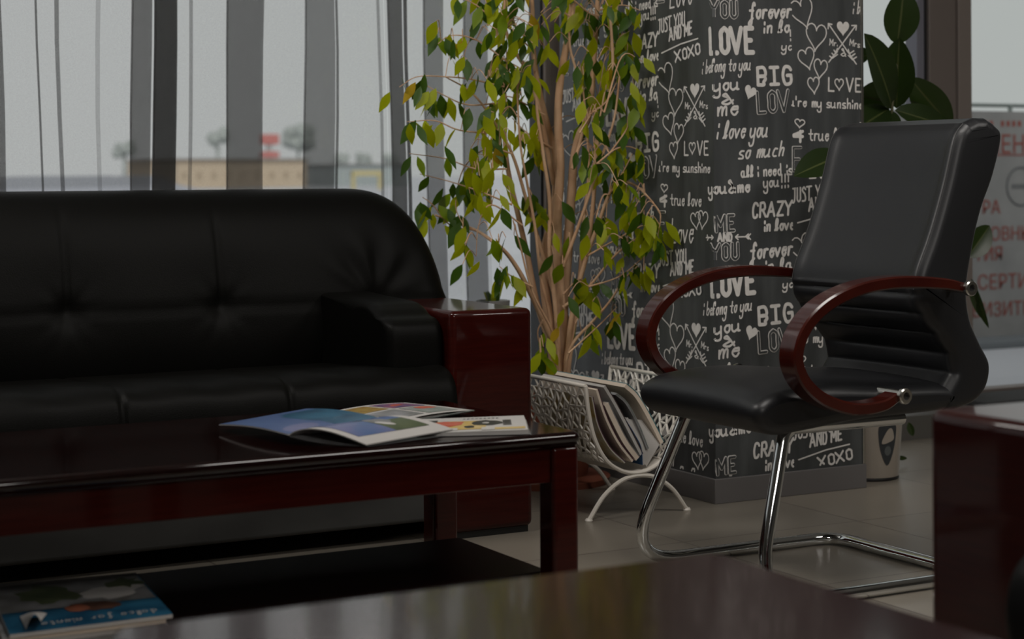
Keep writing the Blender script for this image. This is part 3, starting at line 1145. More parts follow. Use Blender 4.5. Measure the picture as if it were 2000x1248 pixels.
mb.grid(lambda u, v: under_page(u, v) - Vector((0, 0, 0.0015)), 20, 5)
mb.build('cover', 'p_grey', mag)

# the picture magazine behind it
m2 = thing('magazine', 'open magazine showing a grid of small photos, behind the blue one on the table', 'magazine', (1.8, 3.83, TZ), 'magazines on the coffee table')
a2, b2, c2, d2 = Vector((1.651, 3.885, TZ + 0.003)), Vector((1.735, 3.672, TZ + 0.003)), Vector((1.965, 3.751, TZ + 0.004)), Vector((1.888, 3.965, TZ + 0.004))


def page2(s, t):
    p = quadpt(a2, b2, c2, d2, s, t)
    p.z += 0.004 + 0.006 * sin(pi * t) * 0.8 + 0.002 * sin(pi * s)
    return p


mb = MB()
mb.grid(page2, 16, 28)
mb.grid(lambda u, v: page2(u, v) * 1 - Vector((0, 0, 0.005)), 10, 14)
for (s0, s1, t0, t1, mi) in ((0.08, 0.44, 0.08, 0.44, 1), (0.50, 0.92, 0.08, 0.44, 4), (0.08, 0.44, 0.50, 0.92, 2), (0.50, 0.92, 0.50, 0.90, 3)):
    patch(mb, a2, b2, c2, d2, s0, s1, t0, t1, mi, 0.0012, 6, page2)
blob(mb, page2, 0.6, 0.75, 0.09, 0.12, 5, 0.002, 0.2, 14, 0.2, rnd)
blob(mb, page2, 0.25, 0.7, 0.05, 0.1, 5, 0.002, 0.5, 14, 0.2, rnd)
mb.build('page_spread', ['paper', 'p_ochre', 'p_violet', 'p_green', 'p_grey', 'p_red'], m2)
mb = MB()
mb.grid(lambda u, v: quadpt(a2, b2, c2, d2, u, v) + Vector((0.006, -0.004, 0.0005 + 0.004 * v)), 4, 8)
mb.grid(lambda u, v: quadpt(a2, b2, c2, d2, u, v) + Vector((0.006, -0.004, -0.0015 + 0.004 * v)), 4, 8)
mb.build('cover', 'p_green', m2)

# the colourful booklet at the table corner
m3 = thing('magazine', 'closed booklet with red, yellow and black pictures at the table corner', 'magazine', (1.8, 3.5, TZ), 'magazines on the coffee table')
a3, b3, c3, d3 = Vector((1.690, 3.475, TZ + 0.0042)), Vector((1.908, 3.388, TZ + 0.0042)), Vector((2.012, 3.592, TZ + 0.0042)), Vector((1.800, 3.672, TZ + 0.0042))


def book3(s, t):
    p = quadpt(a3, b3, c3, d3, s, t)
    p.z += 0.003 * sin(pi * t) + 0.004 + 0.003 * s
    return p


mb = MB()
mb.grid(book3, 12, 8)
mb.grid(lambda u, v: quadpt(a3, b3, c3, d3, u, v) - Vector((0, 0, 0.0035)), 12, 8)
n0 = 96
rim = [i * 8 for i in range(12)] + [11 * 8 + j for j in range(1, 8)] + [i * 8 + 7 for i in range(10, -1, -1)] + [j for j in range(6, 0, -1)]
for a in range(len(rim)):
    c = (a + 1) % len(rim)
    mb.f.append((rim[a], rim[c], rim[c] + n0, rim[a] + n0))
    mb.m.append(0)
for (s0, s1, t0, t1, mi) in ((0.02, 0.62, 0.10, 0.62, 2), (0.62, 0.98, 0.06, 0.16, 2), (0.0, 0.16, 0.30, 0.75, 3)):
    patch(mb, a3, b3, c3, d3, s0, s1, t0, t1, mi, 0.0010, 6, book3)
blob(mb, book3, 0.26, 0.42, 0.17, 0.17, 1, 0.0016, 0, 18, 0.2, rnd)
blob(mb, book3, 0.62, 0.45, 0.15, 0.17, 3, 0.0018, 0, 16, 0.12, rnd)
blob(mb, book3, 0.62, 0.43, 0.035, 0.04, 0, 0.0024, 0, 10)
blob(mb, book3, 0.47, 0.22, 0.05, 0.07, 3, 0.0022, 0, 10, 0.2, rnd)
patch(mb, a3, b3, c3, d3, 0.16, 0.36, 0.06, 0.18, 0, 0.0020, 4, book3)
patch(mb, a3, b3, c3, d3, 0.58, 0.70, 0.04, 0.18, 0, 0.0022, 4, book3)
for k in range(6):
    patch(mb, a3, b3, c3, d3, 0.78, 0.86, 0.28 + k * 0.06, 0.31 + k * 0.06, 3, 0.0012, 2, book3)
for k in range(9):
    patch(mb, a3, b3, c3, d3, 0.40 + k * 0.04, 0.425 + k * 0.04, 0.78, 0.84, 4, 0.0012, 1, book3)
mb.build('cover', ['p_white', 'p_red', 'p_yellow', 'p_black', 'p_grey'], m3)
mb = MB()
mb.grid(lambda u, v: quadpt(a3, b3, c3, d3, u, v) + Vector((0.004, -0.004, -0.0025)), 4, 4)
mb.grid(lambda u, v: quadpt(a3, b3, c3, d3, u, v) + Vector((0.004, -0.004, -0.0039)), 4, 4)
mb.build('back_cover', 'p_grey', m3)

# pile of magazines on the lower shelf
SZ = 0.146
sh = [(1.150, 3.685), (1.101, 3.304), (0.80, 3.30), (0.86, 3.72)]


def shelf_mag(k, z, th, dx, dy, rot, edge, label):
    pts = []
    cx_, cy_ = 0.98, 3.50
    for (x, y) in sh:
        x, y = x - cx_, y - cy_
        pts.append(Vector((cx_ + x * cos(rot) - y * sin(rot) + dx, max(3.302, cy_ + x * sin(rot) + y * cos(rot) + dy), z)))
    o = thing('magazine', label, 'magazine', (cx_, cy_, z), 'magazines on the lower shelf')
    mb = MB()
    mb.slab(pts, (0, 0, th))
    mb.build('pages', edge, o)
    mb = MB()
    mb.slab([p + Vector((0, 0, th)) for p in pts], (0, 0, 0.0008))
    mb.build('cover', 'p_teal' if k == 4 else 'p_grey', o)
    return o, pts


zz = SZ
for k, (th, dx, dy, rot, edge) in enumerate(((0.008, -0.02, 0.012, 0.03, 'paper'), (0.006, 0.0, 0.004, -0.02, 'p_grey'), (0.008, -0.03, 0.006, 0.02, 'paper'), (0.007, -0.01, 0.004, -0.01, 'paper_cream'), (0.007, 0, 0, 0, 'paper'))):
    lab = ['magazine lying lowest of the pile on the lower shelf', 'thin grey edged magazine second from the bottom of the shelf pile',
           'white edged magazine in the middle of the shelf pile', 'cream edged magazine just under the top one of the shelf pile',
           'magazine with teal cover and portrait, topmost of the pile on the lower shelf'][k]
    o, pts = shelf_mag(k, zz, th, dx, dy, rot, edge, lab)
    zz += th + 0.0009
a4, b4, c4, d4 = [p + Vector((0, 0, 0.0079)) for p in (pts[3], pts[2], pts[1], pts[0])]


def cov(s, t):
    """s from the sofa side to the viewer side, t from west to east."""
    return quadpt(a4, b4, c4, d4, s, t)


mb = MB()
patch(mb, a4, b4, c4, d4, 0.02, 0.62, 0.0, 0.985, 1, 0.0004, 1, cov)
blob(mb, cov, 0.30, 0.35, 0.20, 0.18, 2, 0.0008, 0.3, 18, 0.3, rnd)
blob(mb, cov, 0.40, 0.75, 0.12, 0.2, 0, 0.0008, 0.2, 18, 0.3, rnd)
blob(mb, cov, 0.22, 0.86, 0.10, 0.12, 2, 0.0010, 0.2, 18, 0.3, rnd)
blob(mb, cov, 0.66, 0.58, 0.09, 0.16, 4, 0.0011, -0.2, 18, 0.1, rnd)
blob(mb, cov, 0.67, 0.47, 0.07, 0.08, 3, 0.0014, 0, 14, 0.1, rnd)
blob(mb, cov, 0.04, 0.5, 0.03, 0.46, 0, 0.0009, 0, 14)
ttl, tw = glyph_strokes('dolce far niente', 0.0)
for s in ttl:
    for p, q in zip(s, s[1:]):
        w_ = 0.0022
        P0, P1 = [cov(0.865 + r[1] * 0.0125, 0.93 - r[0] / tw * 0.72) for r in (p, q)]
        d = (P1 - P0)
        if d.length < 1e-6:
            continue
        n_ = Vector((-d.y, d.x, 0)).normalized() * w_ / 2
        u_ = Vector((0, 0, 0.0008))
        mb.add([P0 + n_ + u_, P0 - n_ + u_, P1 - n_ + u_, P1 + n_ + u_], [(0, 1, 2, 3)], 0)
mb.build('cover_print', ['p_white', 'p_grey', 'p_olive', 'p_skin', 'p_hair'], o, fix=False)
mb = MB()
mb.grid(lambda u, v: cov(0.72 + 0.25 * v + 0.05 * u, 0.10 + 0.16 * u * (1 - 0.5 * v)) + Vector((0, 0, 0.002 + 0.02 * sin(pi * u * 0.8) * (0.4 + v))), 10, 8)
mb.build('curled_page', 'paper', o)


# ------------------------------------------------------------------ visitor chair
vc = thing('visitor_chair', 'black leather cantilever chair with bent red wood arms and chrome legs, by the pillar', 'chair', (2.85, 3.675, 0))
yn, yf = 3.418, 3.932
ym = (yn + yf) / 2


def sweep_y(prof, y0, y1, r, ny, fn=None, strip=False):
    mb = MB()
    n = len(prof)
    c_x, c_z = sum(p[0] for p in prof) / n, sum(p[1] for p in prof) / n
    ys = ends(y0, y1, ny, r, 6)
    # inward normals of the profile
    nor = []
    for i in range(n):
        a, c = prof[i - 1], prof[(i + 1) % n]
        t = Vector((c[0] - a[0], c[1] - a[1]))
        t.normalize()
        nor.append(Vector((-t.y, t.x)))
    area2 = sum(prof[i - 1][0] * prof[i][1] - prof[i][0] * prof[i - 1][1] for i in range(n))
    sg = 1 if area2 > 0 else -1
    vs, fs = [], []
    for y in ys:
        d = min(y - y0, y1 - y)
        ins = r - sqrt(max(0, r * r - (r - d) ** 2)) if d < r else 0
        for i, (x, z) in enumerate(prof):
            px, pz = x + nor[i].x * ins * sg * 0.92, z + nor[i].y * ins * sg * 0.92
            if fn:
                px, pz = fn(px, y, pz, i)
            vs.append((px, y, pz))
    for i in range(len(ys) - 1):
        for k in range(n):
            l = (k + 1) % n
            fs.append((i * n + k, i * n + l, (i + 1) * n + l, (i + 1) * n + k))
    e = (len(ys) - 1) * n
    if strip:      # side faces as strips from the front line to the rear line
        for k in range(n // 2 - 1):
            fs.append((k, k + 1, n - 2 - k, n - 1 - k))
            fs.append((e + k, e + n - 1 - k, e + n - 2 - k, e + k + 1))
    else:
        fs.append(tuple(range(n)))
        fs.append(tuple(e + k for k in range(n)))
    mb.add(vs, fs)
    return mb


seat_prof = [(p.x, p.y) for p in catmull([(3.10, 0.418, 0), (2.85, 0.412, 0), (2.66, 0.396, 0), (2.585, 0.393, 0), (2.545, 0.412, 0), (2.528, 0.445, 0), (2.542, 0.482, 0), (2.60, 0.508, 0),
                                             (2.74, 0.516, 0), (2.93, 0.500, 0), (3.08, 0.492, 0), (3.14, 0.475, 0), (3.14, 0.44, 0)], 6, True)]


def seat_fn(x, y, z, i):
    q = abs(y - ym) / (yf - ym)
    k = min(1.0, max(0.0, (z - 0.44) / 0.06))
    z -= k * (0.018 * q ** 3 + 0.003 * exp(-((q - 0.86) / 0.05) ** 2))
    return x, z


sweep_y(seat_prof, yn, yf, 0.030, 26, seat_fn).build('seat', 'leather_chair', vc, sharp=80)
front = [(3.17, 1.120), (3.142, 1.085), (3.105, 0.965), (3.062, 0.85), (3.022, 0.765), (3.008, 0.715)]
rear = [(3.262, 1.122), (3.290, 1.088), (3.262, 0.99), (3.222, 0.905), (3.194, 0.815), (3.174, 0.717), (3.182, 0.642), (3.214, 0.58), (3.246, 0.525), (3.236, 0.468), (3.196, 0.432), (3.13, 0.415)]
lower = []
for k in range(60):
    t = k / 59
    z = 0.705 - t * (0.705 - 0.505)
    base = 3.010 + 0.115 * (0.5 - 0.5 * cos(pi * min(1, t * 1.05)))
    base += 0.003
    lower.append((base, z))
fr = [(p.x, p.y) for p in catmull([(*p, 0) for p in front], 8)]
rr = [(p.x, p.y) for p in catmull([(*p, 0) for p in rear], 6)]
top_arc = [(p.x, p.y) for p in catmull([(3.262, 1.122, 0), (3.225, 1.134, 0), (3.19, 1.131, 0), (3.17, 1.120, 0)], 5)]


def resample(pts, n):
    L = [0.0]
    for a, c in zip(pts, pts[1:]):
        L.append(L[-1] + math.hypot(c[0] - a[0], c[1] - a[1]))
    out, k = [], 0
    for i in range(n):
        t = L[-1] * i / (n - 1)
        while k < len(L) - 2 and L[k + 1] < t:
            k += 1
        q = (t - L[k]) / ((L[k + 1] - L[k]) or 1)
        out.append((pts[k][0] + (pts[k + 1][0] - pts[k][0]) * q, pts[k][1] + (pts[k + 1][1] - pts[k][1]) * q))
    return out


NF = 170
half = len(top_arc) // 2
prof = resample(top_arc[half:-1][:0] + [(3.206, 1.1325)] + fr + lower + [(3.10, 0.47), (3.085, 0.44)], NF) + []
zt_, zb_ = prof[0][1], prof[NF - 1][1]
rear_chain = resample([(3.236, 1.1335)] + rr + [(3.10, 0.418)], 400)
prof += [rear_chain[int(round(399 * (zt_ - p[1]) / (zt_ - zb_)))] for p in prof[::-1]]



def back_fn(x, y, z, i):
    q = abs(y - ym) / (yf - ym)
    if i < NF and 0.505 < z < 0.705:
        x -= (0.015 * abs(sin(pi * (0.705 - z) / 0.2 * 4)) ** 0.6 - 0.006) * (1 - q ** 5)
    if i < NF:
        x += 0.020 * (1 - q ** 2) * (1 if z > 0.72 else 0.8)
        x -= 0.006 * exp(-((q - 0.9) / 0.05) ** 2)
    return x, z


sweep_y(prof, yn, yf, 0.026, 30, back_fn, True).build('backrest', 'leather_chair', vc, sharp=80)
for s, y in ((1, yn + 0.018), (-1, yf - 0.018)):
    mb = MB()
    for d in (0.0, 0.007):
        mb.tube([(x - 0.0002 + (0.012 if y < ym else 0.012) * 0, y + s * d, z) for (x, z) in fr], 0.0011, 5)
    mb.build('stitching', 'thread', vc)
arm_curve = [(3.09, 0.722), (3.028, 0.733), (2.902, 0.741), (2.794, 0.733), (2.704, 0.708), (2.644, 0.674), (2.606, 0.633), (2.590, 0.590), (2.594, 0.552), (2.621, 0.511), (2.673, 0.476), (2.755, 0.452), (2.838, 0.454), (2.885, 0.471)]
for (yc, sgn) in ((3.372, -1), (3.978, 1)):
    path = catmull([(x, yc, z) for (x, z) in arm_curve], 8)
    w2, t2, e = 0.030, 0.0145, 0.004
    sect = [(-w2 + e, -t2), (w2 - e, -t2), (w2, -t2 + e), (w2, t2 - e), (w2 - e, t2), (-w2 + e, t2), (-w2, t2 - e), (-w2, -t2 + e)]
    mb = MB()
    n_ = len(path)
    sc_ = [0.78 + 0.22 * min(1, min(i, n_ - 1 - i) / 14) for i in range(n_)]
    mb.sweep(path, sect, (0, 1, 0), scale=sc_)
    arm = mb.build('armrest', 'armwood', vc, sharp=30)
    for (x, z, L) in ((3.104, 0.720, 0.07), (2.898, 0.474, 0.062)):
        mb = MB()
        y0 = yc + sgn * 0.036
        y1 = yc - sgn * L
        prof_ = [(0.0085, 0.006), (0.0095, 0.0), (0.0165, 0.0), (0.019, 0.003), (0.019, 0.012), (0.013, 0.014), (0.013, abs(y1 - y0))]
        vs, fs = [], []
        for (r, d) in prof_:
            for k in range(20):
                a = 2 * pi * k / 20
                vs.append((x + r * cos(a), y0 - sgn * d, z + r * sin(a)))
        for i in range(len(prof_) - 1):
            for k in range(20):
                l = (k + 1) % 20
                fs.append((i * 20 + k, i * 20 + l, (i + 1) * 20 + l, (i + 1) * 20 + k))
        mb.add(vs, fs)
        mb.add([vs[k] for k in range(20)], [tuple(range(20))], 1)
        mb.build('bolt', ['bolt', 'dark'], arm)
pts = [(2.995, 3.885, 0.402), (2.655, 3.885, 0.402), (2.498, 3.938, 0.0165), (3.165, 3.938, 0.0165), (3.165, 3.388, 0.0165), (2.498, 3.388, 0.0165), (2.640, 3.465, 0.402), (2.995, 3.465, 0.402)]
mb = MB()
mb.tube(fillet(pts, [0.05, 0.11, 0.08, 0.08, 0.11, 0.05], 10), 0.0158, 14)
mb.build('frame', 'chrome', vc)
mb = MB()
mb.tube([(2.97, 3.46, 0.405), (2.97, 3.89, 0.405)], 0.012, 10)
mb.build('crossbar', 'chrome', vc)


# ------------------------------------------------------------------ magazine rack
rk = thing('magazine_rack', 'cream white metal magazine rack with lattice sides, at the foot of the pillar', 'rack', (2.92, 4.74, 0))
RY0, RY1 = 4.53, 4.95
uprof = catmull([(2.742, 0.390, 0), (2.752, 0.31, 0), (2.772, 0.235, 0), (2.810, 0.172, 0), (2.862, 0.137, 0), (2.915, 0.127, 0), (2.968, 0.137, 0), (3.02, 0.172, 0), (3.058, 0.235, 0), (3.078, 0.31, 0), (3.090, 0.390, 0)], 6)
ulen = [0]
for a, c in zip(uprof, uprof[1:]):
    ulen.append(ulen[-1] + (c - a).length)
UT = ulen[-1]


def ul(s, y):
    s = min(max(s, 0), UT - 1e-6)
    for i in range(len(ulen) - 1):
        if s <= ulen[i + 1]:
            p = uprof[i].lerp(uprof[i + 1], (s - ulen[i]) / (ulen[i + 1] - ulen[i]))
            return Vector((p.x, y, p.y))


for y in (RY0, RY1):
    mb = MB()
    mb.tube([(p.x, y, p.y) for p in uprof], 0.0062, 8)
    mb.build('rim', 'white_metal', rk)
for p in (uprof[0], uprof[-1]):
    mb = MB()
    mb.tube([(p.x, RY0, p.y), (p.x, RY1, p.y)], 0.006, 8)
    mb.build('top_rail', 'white_metal', rk)
rnd = random.Random(11)


def lattice(s0, s1):
    mb = MB()
    cell = 0.031
    nu, nv = int((s1 - s0) / (cell * 0.87)), int((RY1 - RY0) / cell)
    V = {}
    for i in range(nu + 1):
        for j in range(nv + 1):
            ds = s0 + (s1 - s0) * i / nu
            yy = RY0 + (RY1 - RY0) * (j + (0.5 if i % 2 else 0)) / nv
            edge = i in (0, nu) or yy <= RY0 or yy >= RY1
            if i not in (0, nu):
                ds += rnd.uniform(-0.007, 0.007)
            yy += rnd.uniform(-0.008, 0.008)
            V[i, j] = ul(ds, min(max(yy, RY0), RY1))
    def bar(p, q):
        d = q - p
        if d.length < 0.004:
            return
        mb.tube([p, q], 0.0036, 5)
    for i in range(nu + 1):
        for j in range(nv + 1):
            if j < nv and rnd.random() < 0.72:
                bar(V[i, j], V[i, j + 1])
            if i < nu:
                o = 0 if i % 2 == 0 else 1
                for dj in (o - 1, o):
                    if 0 <= j + dj <= nv and rnd.random() < 0.86:
                        bar(V[i, j], V[i + 1, j + dj])
    return mb


lattice(0.004, UT * 0.36).build('side_panel', 'white_metal', rk)
lattice(UT * 0.64, UT - 0.004).build('side_panel', 'white_metal', rk)
mb = MB()
mb.grid(lambda u, v: ul(UT * (0.355 + 0.29 * u), RY0 + (RY1 - RY0) * v), 12, 4)
mb.grid(lambda u, v: ul(UT * (0.355 + 0.29 * u), RY0 + (RY1 - RY0) * v) - Vector((0, 0, 0.0025)), 12, 4)
mb.build('bottom_sheet', 'white_metal', rk)
for y in (RY0, RY1):
    mb = MB()
    mb.tube(catmull([(2.752, y, 0.006), (2.80, y, 0.068), (2.86, y, 0.108), (2.92, y, 0.119), (2.98, y, 0.108), (3.04, y, 0.068), (3.088, y, 0.006)], 6), 0.0068, 8)
    leg = mb.build('leg', 'white_metal', rk)
    for x in (2.750, 3.090):
        mb = MB()
        mb.lathe([(0.011, 0.0), (0.012, 0.004), (0.008, 0.010)], (x, y, 0), 12)
        mb.build('foot', 'white_metal', leg)

RP = lambda px, py: at(px, py, Y=4.545)
rack_mags = [  # front edge line, thickness, page edge, outer cover (None: bare pages), inner cover, label, depth
    ([(1157, 776), (1169, 832), (1192, 876), (1222, 905)], 0.0035, 'paper', 'cov_ochre', 'c_purple', 'magazine with ochre cover, first against the outer lattice of the rack', .34),
    ([(1163, 762), (1180, 815), (1205, 865), (1234, 903)], 0.008, 'paper_cream', None, 'c_purple', 'cream edged magazine with purple cover, second in the white rack', .32),
    ([(1180, 792), (1198, 830), (1218, 868), (1242, 900)], 0.016, 'paper_cream', None, 'p_grey', 'thick cream catalogue, short one in the middle of the rack', .26),
    ([(1178, 757), (1198, 790), (1226, 843), (1250, 890)], 0.010, 'paper', None, 'c_brown', 'dark covered magazine with a tall white edge in the rack', .36),
    ([(1202, 772), (1222, 790), (1244, 830), (1263, 878)], 0.006, 'p_grey', None, 'p_green', 'grey leaflet leaning in the rack behind the cream magazines', .30),
    ([(1219, 757), (1241, 778), (1268, 824), (1290, 868)], 0.013, 'paper_cream', None, 'c_teal', 'teal covered magazine leaning high at the back of the rack', .40),
    ([(1222, 820), (1238, 846), (1252, 874), (1255, 908)], 0.010, 'paper', 'c_blue', None, 'white magazine bent open with a blue spine, front of the rack', .22),
]
for (pl, th, edge, outer, inner, lab, dep) in rack_mags:
    pr = catmull([RP(*p) for p in pl], 5)
    o = thing('magazine', lab, 'magazine', tuple(pr[-1]), 'magazines in the rack')
    y0 = 4.545 if dep != .34 else 4.55
    nrm = []
    for i in range(len(pr)):
        t = pr[min(i + 1, len(pr) - 1)] - pr[max(i - 1, 0)]
        nrm.append(Vector((-t.z, 0, t.x)).normalized())
    if nrm[0].x < 0:
        nrm = [-n for n in nrm]
    mb = MB()
    outline = [p + n * 0.0008 for p, n in zip(pr, nrm)] + [p + n * th for p, n in zip(pr[::-1], nrm[::-1])]
    mb.slab([(p.x, y0, p.z) for p in outline], (0, dep, 0))
    mb.build('pages', edge, o)
    for off, m_, nm in (((-0.0009, 0.0006), outer, 'front_cover'), ((th + 0.0002, th + 0.0022), inner, 'back_cover')):
        if not m_:
            continue
        mb = MB()
        outline = [p + n * off[0] for p, n in zip(pr, nrm)] + [p + n * off[1] for p, n in zip(pr[::-1], nrm[::-1])]
        mb.slab([(p.x, y0 - 0.001, p.z) for p in outline], (0, dep + 0.002, 0))
        mb.build(nm, m_, o)
# the fanned white page of the blue-spined one
o = [q for q in bpy.data.objects if q.get('label', '').startswith('white magazine bent')][0]
mb = MB()
pa, pb_, pc, pd = RP(1226, 819), RP(1262, 822), RP(1290, 868), RP(1264, 912)
mb.grid(lambda u, v: quadpt(pa, pb_, pc, pd, u, v) + Vector((0, 0.004 + 0.02 * u * (1 - v), 0)), 8, 8)
mb.grid(lambda u, v: quadpt(pa, pb_, pc, pd, u, v) + Vector((0, 0.016 + 0.02 * u * (1 - v), 0)), 8, 8)
mb.build('open_page', 'paper', o)


# ------------------------------------------------------------------ ficus
def clear_of_pillar(px, py, Y):
    p = at(px, py, Y=Y)
    if p.x > PX0 - 0.045 and p.y > PY0 - 0.06:
        p = at(px, py, X=PX0 - 0.045)
    return behind_sofa(p)


def behind_sofa(p):
    """Low boughs that reach over the sofa's end pass behind its back."""
    if p.x < 2.68 and p.z < 1.06 and p.y < 5.37:
        e = Vector((0, 0, CAM_H))
        p = e + (p - e) * (5.375 / p.y)
    return p


fz = thing('ficus_tree', 'tall leafy ficus with several tan stems, between the curtain and the pillar', 'tree', (3.03, 5.2, 0))
mb = MB()
mb.lathe([(0.20, 0.0), (0.205, 0.02), (0.19, 0.024), (0.14, 0.026)], (3.0, 5.2, 0), 36)
mb.build('saucer', 'clay', fz)
mb = MB()
mb.lathe([(0.13, 0.026), (0.17, 0.20), (0.185, 0.25), (0.19, 0.27), (0.175, 0.27), (0.168, 0.235)], (3.0, 5.2, 0), 36)
pot = mb.build('pot', 'clay', fz)
mb = MB()
mb.lathe([(0.166, 0.225), (0.12, 0.24), (0.05, 0.246)], (3.0, 5.2, 0), 24)
mb.build('soil', 'soil', pot)
rnd = random.Random(23)
TRUNKS = [  # (pixel path, depth start, depth end, r start, r end)
    ([(1092, 830), (1097, 735), (1096, 638), (1101, 574), (1106, 517), (1110, 470), (1116, 380), (1121, 310), (1132, 262), (1150, 225), (1160, 120), (1166, 20), (1170, -40)], 5.20, 5.10, .024, .006),
    ([(1088, 830), (1084, 735), (1076, 650), (1064, 560), (1066, 480), (1082, 420), (1086, 340), (1080, 285), (1064, 225), (1050, 160), (1042, 100), (1040, 20), (1036, -40)], 5.22, 5.25, .019, .006),
    ([(1096, 830), (1104, 735), (1102, 640), (1092, 540), (1088, 440), (1094, 330), (1090, 240), (1094, 160), (1108, 80), (1120, 0), (1128, -60)], 5.17, 5.12, .020, .009),
    ([(1094, 800), (1088, 700), (1060, 625), (1030, 560), (1008, 520), (985, 490), (960, 470), (930, 450), (890, 435), (850, 420)], 5.18, 5.05, .011, .003),
    ([(1090, 800), (1078, 690), (1048, 590), (1030, 500), (1012, 420), (992, 330), (985, 250), (985, 170), (975, 90), (960, 10), (955, -40)], 5.24, 5.30, .012, .004),
    ([(1096, 790), (1108, 690), (1120, 600), (1146, 500), (1168, 440), (1190, 380), (1215, 356), (1245, 365), (1275, 395)], 5.14, 4.95, .010, .003),
    ([(1098, 780), (1112, 670), (1130, 560), (1148, 480), (1160, 380), (1165, 290), (1180, 220), (1196, 140), (1194, 60), (1186, -30)], 5.14, 4.98, .009, .004),
    ([(1096, 770), (1114, 680), (1160, 625), (1190, 590), (1220, 545), (1245, 520)], 5.12, 4.95, .006, .002),
    ([(1086, 820), (1080, 720), (1074, 620), (1056, 540), (1046, 450), (1030, 360), (1016, 280), (1010, 180)], 5.16, 5.12, .007, .003),
    ([(1096, 820), (1092, 720), (1086, 610), (1074, 500), (1074, 400), (1064, 320), (1052, 240), (1046, 190)], 5.14, 5.10, .010, .004),
    ([(1102, 820), (1110, 720), (1124, 620), (1134, 520), (1140, 430), (1150, 340), (1146, 250), (1136, 150)], 5.12, 5.06, .009, .003),
    ([(1092, 820), (1094, 740), (1084, 660), (1040, 570), (1016, 480), (1002, 430)], 5.13, 5.10, .006, .002),
    ([(1090, 600), (1052, 470), (1028, 390), (1000, 300), (960, 230), (920, 180), (870, 150)], 5.2, 5.2, .008, .002),
    ([(1082, 360), (1050, 200), (1030, 140), (1000, 90), (985, 40), (990, -40)], 5.22, 5.2, .009, .004),
    ([(1118, 330), (1140, 240), (1128, 150), (1112, 80), (1118, -20)], 5.1, 5.1, .006, .003),
    ([(1100, 520), (1130, 440), (1178, 300), (1200, 230), (1210, 150)], 5.08, 4.95, .006, .003),
    ([(1100, 600), (1150, 560), (1200, 500), (1250, 460), (1275, 440)], 5.1, 4.9, .005, .002),
]
mb = MB()
BR = []
for (pl, ya, yb, ra, rb) in TRUNKS:
    n = len(pl)
    pts = [clear_of_pillar(p[0], p[1], ya + (yb - ya) * i / (n - 1)) for i, p in enumerate(pl)]
    path = catmull(pts, 6)
    N = len(path)
    mb.tube(path, ra, 9, scale=[1 + (rb / ra - 1) * i / (N - 1) for i in range(N)])
    BR.append(path)
# twigs: arching side shoots in picture-sized regions, each at its own depth
TWIGS = [
    ([(990, 120), (930, 78), (880, 70), (845, 95)], 5.2), ([(985, 170), (920, 155), (870, 150), (815, 150), (780, 170)], 5.15), ([(985, 200), (915, 205), (865, 185), (830, 165)], 5.2),
    ([(985, 262), (900, 255), (850, 236), (795, 238)], 5.15), ([(990, 330), (930, 330), (870, 310), (800, 300)], 5.1), ([(1000, 400), (940, 375), (880, 355), (820, 340)], 5.12),
    ([(985, 60), (930, 10), (880, -10)], 5.2), ([(1000, 300), (950, 290), (905, 330), (890, 400), (905, 440)], 5.1), ([(1020, 440), (960, 400), (935, 440), (930, 500)], 5.05),
    ([(1040, 560), (1000, 540), (975, 520)], 5.1), ([(1150, 225), (1190, 190), (1225, 100), (1215, 60)], 4.98), ([(1160, 290), (1200, 95), (1230, 60)], 5.0),
    ([(1180, 220), (1215, 110), (1255, 120)], 4.9), ([(1190, 300), (1225, 250), (1240, 200), (1232, 120)], 4.92), ([(1165, 320), (1205, 290), (1240, 290), (1260, 320)], 4.9),
    ([(1190, 380), (1220, 330), (1235, 300)], 4.92), ([(1146, 500), (1200, 470), (1260, 440), (1280, 470)], 4.92), ([(1150, 560), (1210, 540), (1260, 500)], 4.95),
    ([(1110, 690), (1165, 640), (1205, 600)], 5.0), ([(1042, 100), (1000, 60), (960, 30), (940, -30)], 5.2), ([(1050, 160), (1010, 130), (970, 110)], 5.22),
    ([(1080, 290), (1030, 260), (1000, 230)], 5.2), ([(1120, 0), (1160, 30), (1195, 20)], 5.05), ([(1132, 260), (1165, 200), (1180, 120)], 5.03), ([(1088, 440), (1050, 400), (1030, 360)], 5.15),
    ([(1064, 225), (1020, 200), (985, 190), (950, 230)], 5.18), ([(1100, 575), (1130, 545), (1150, 560)], 5.05), ([(1275, 395), (1290, 420), (1285, 460)], 4.88),
    ([(1060, 625), (1050, 650), (1058, 690)], 5.1), ([(1170, 20), (1215, 10), (1250, 20)], 4.98), ([(930, 450), (880, 440), (845, 400), (825, 385)], 5.06),
]
for (pl, yy) in TWIGS:
    path = catmull([clear_of_pillar(p[0], p[1], yy + 0.02 * i) for i, p in enumerate(pl)], 6)
    mb.tube(path, 0.0032, 5, scale=[1 - 0.6 * i / (len(path) - 1) for i in range(len(path))])
    BR.append(path)
tw = mb

# leaves: each a folded pointed blade hanging from its twig
lf = MB()


def leaf(mb, base, d, nrm, L, wd, mi, fold=0.18, droop=0.1, segs=5, closed_w=None):
    d = d.normalized()
    nrm = (nrm - d * nrm.dot(d)).normalized()
    s = d.cross(nrm)
    prof = [0.0, 0.62, 0.98, 0.86, 0.45, 0.0]
    vs, fs = [], []
    for i in range(segs + 1):
        t = i / segs
        w_ = prof[i] * wd / 2
        c = base + d * (L * t) - nrm * (droop * L * t * t)
        vs += [c + s * w_ - nrm * w_ * -fold, c, c - s * w_ + nrm * w_ * fold]
    for i in range(segs):
        a = 3 * i
        fs += [(a, a + 1, a + 4, a + 3), (a + 1, a + 2, a + 5, a + 4)]
    mb.add(vs, fs, mi)


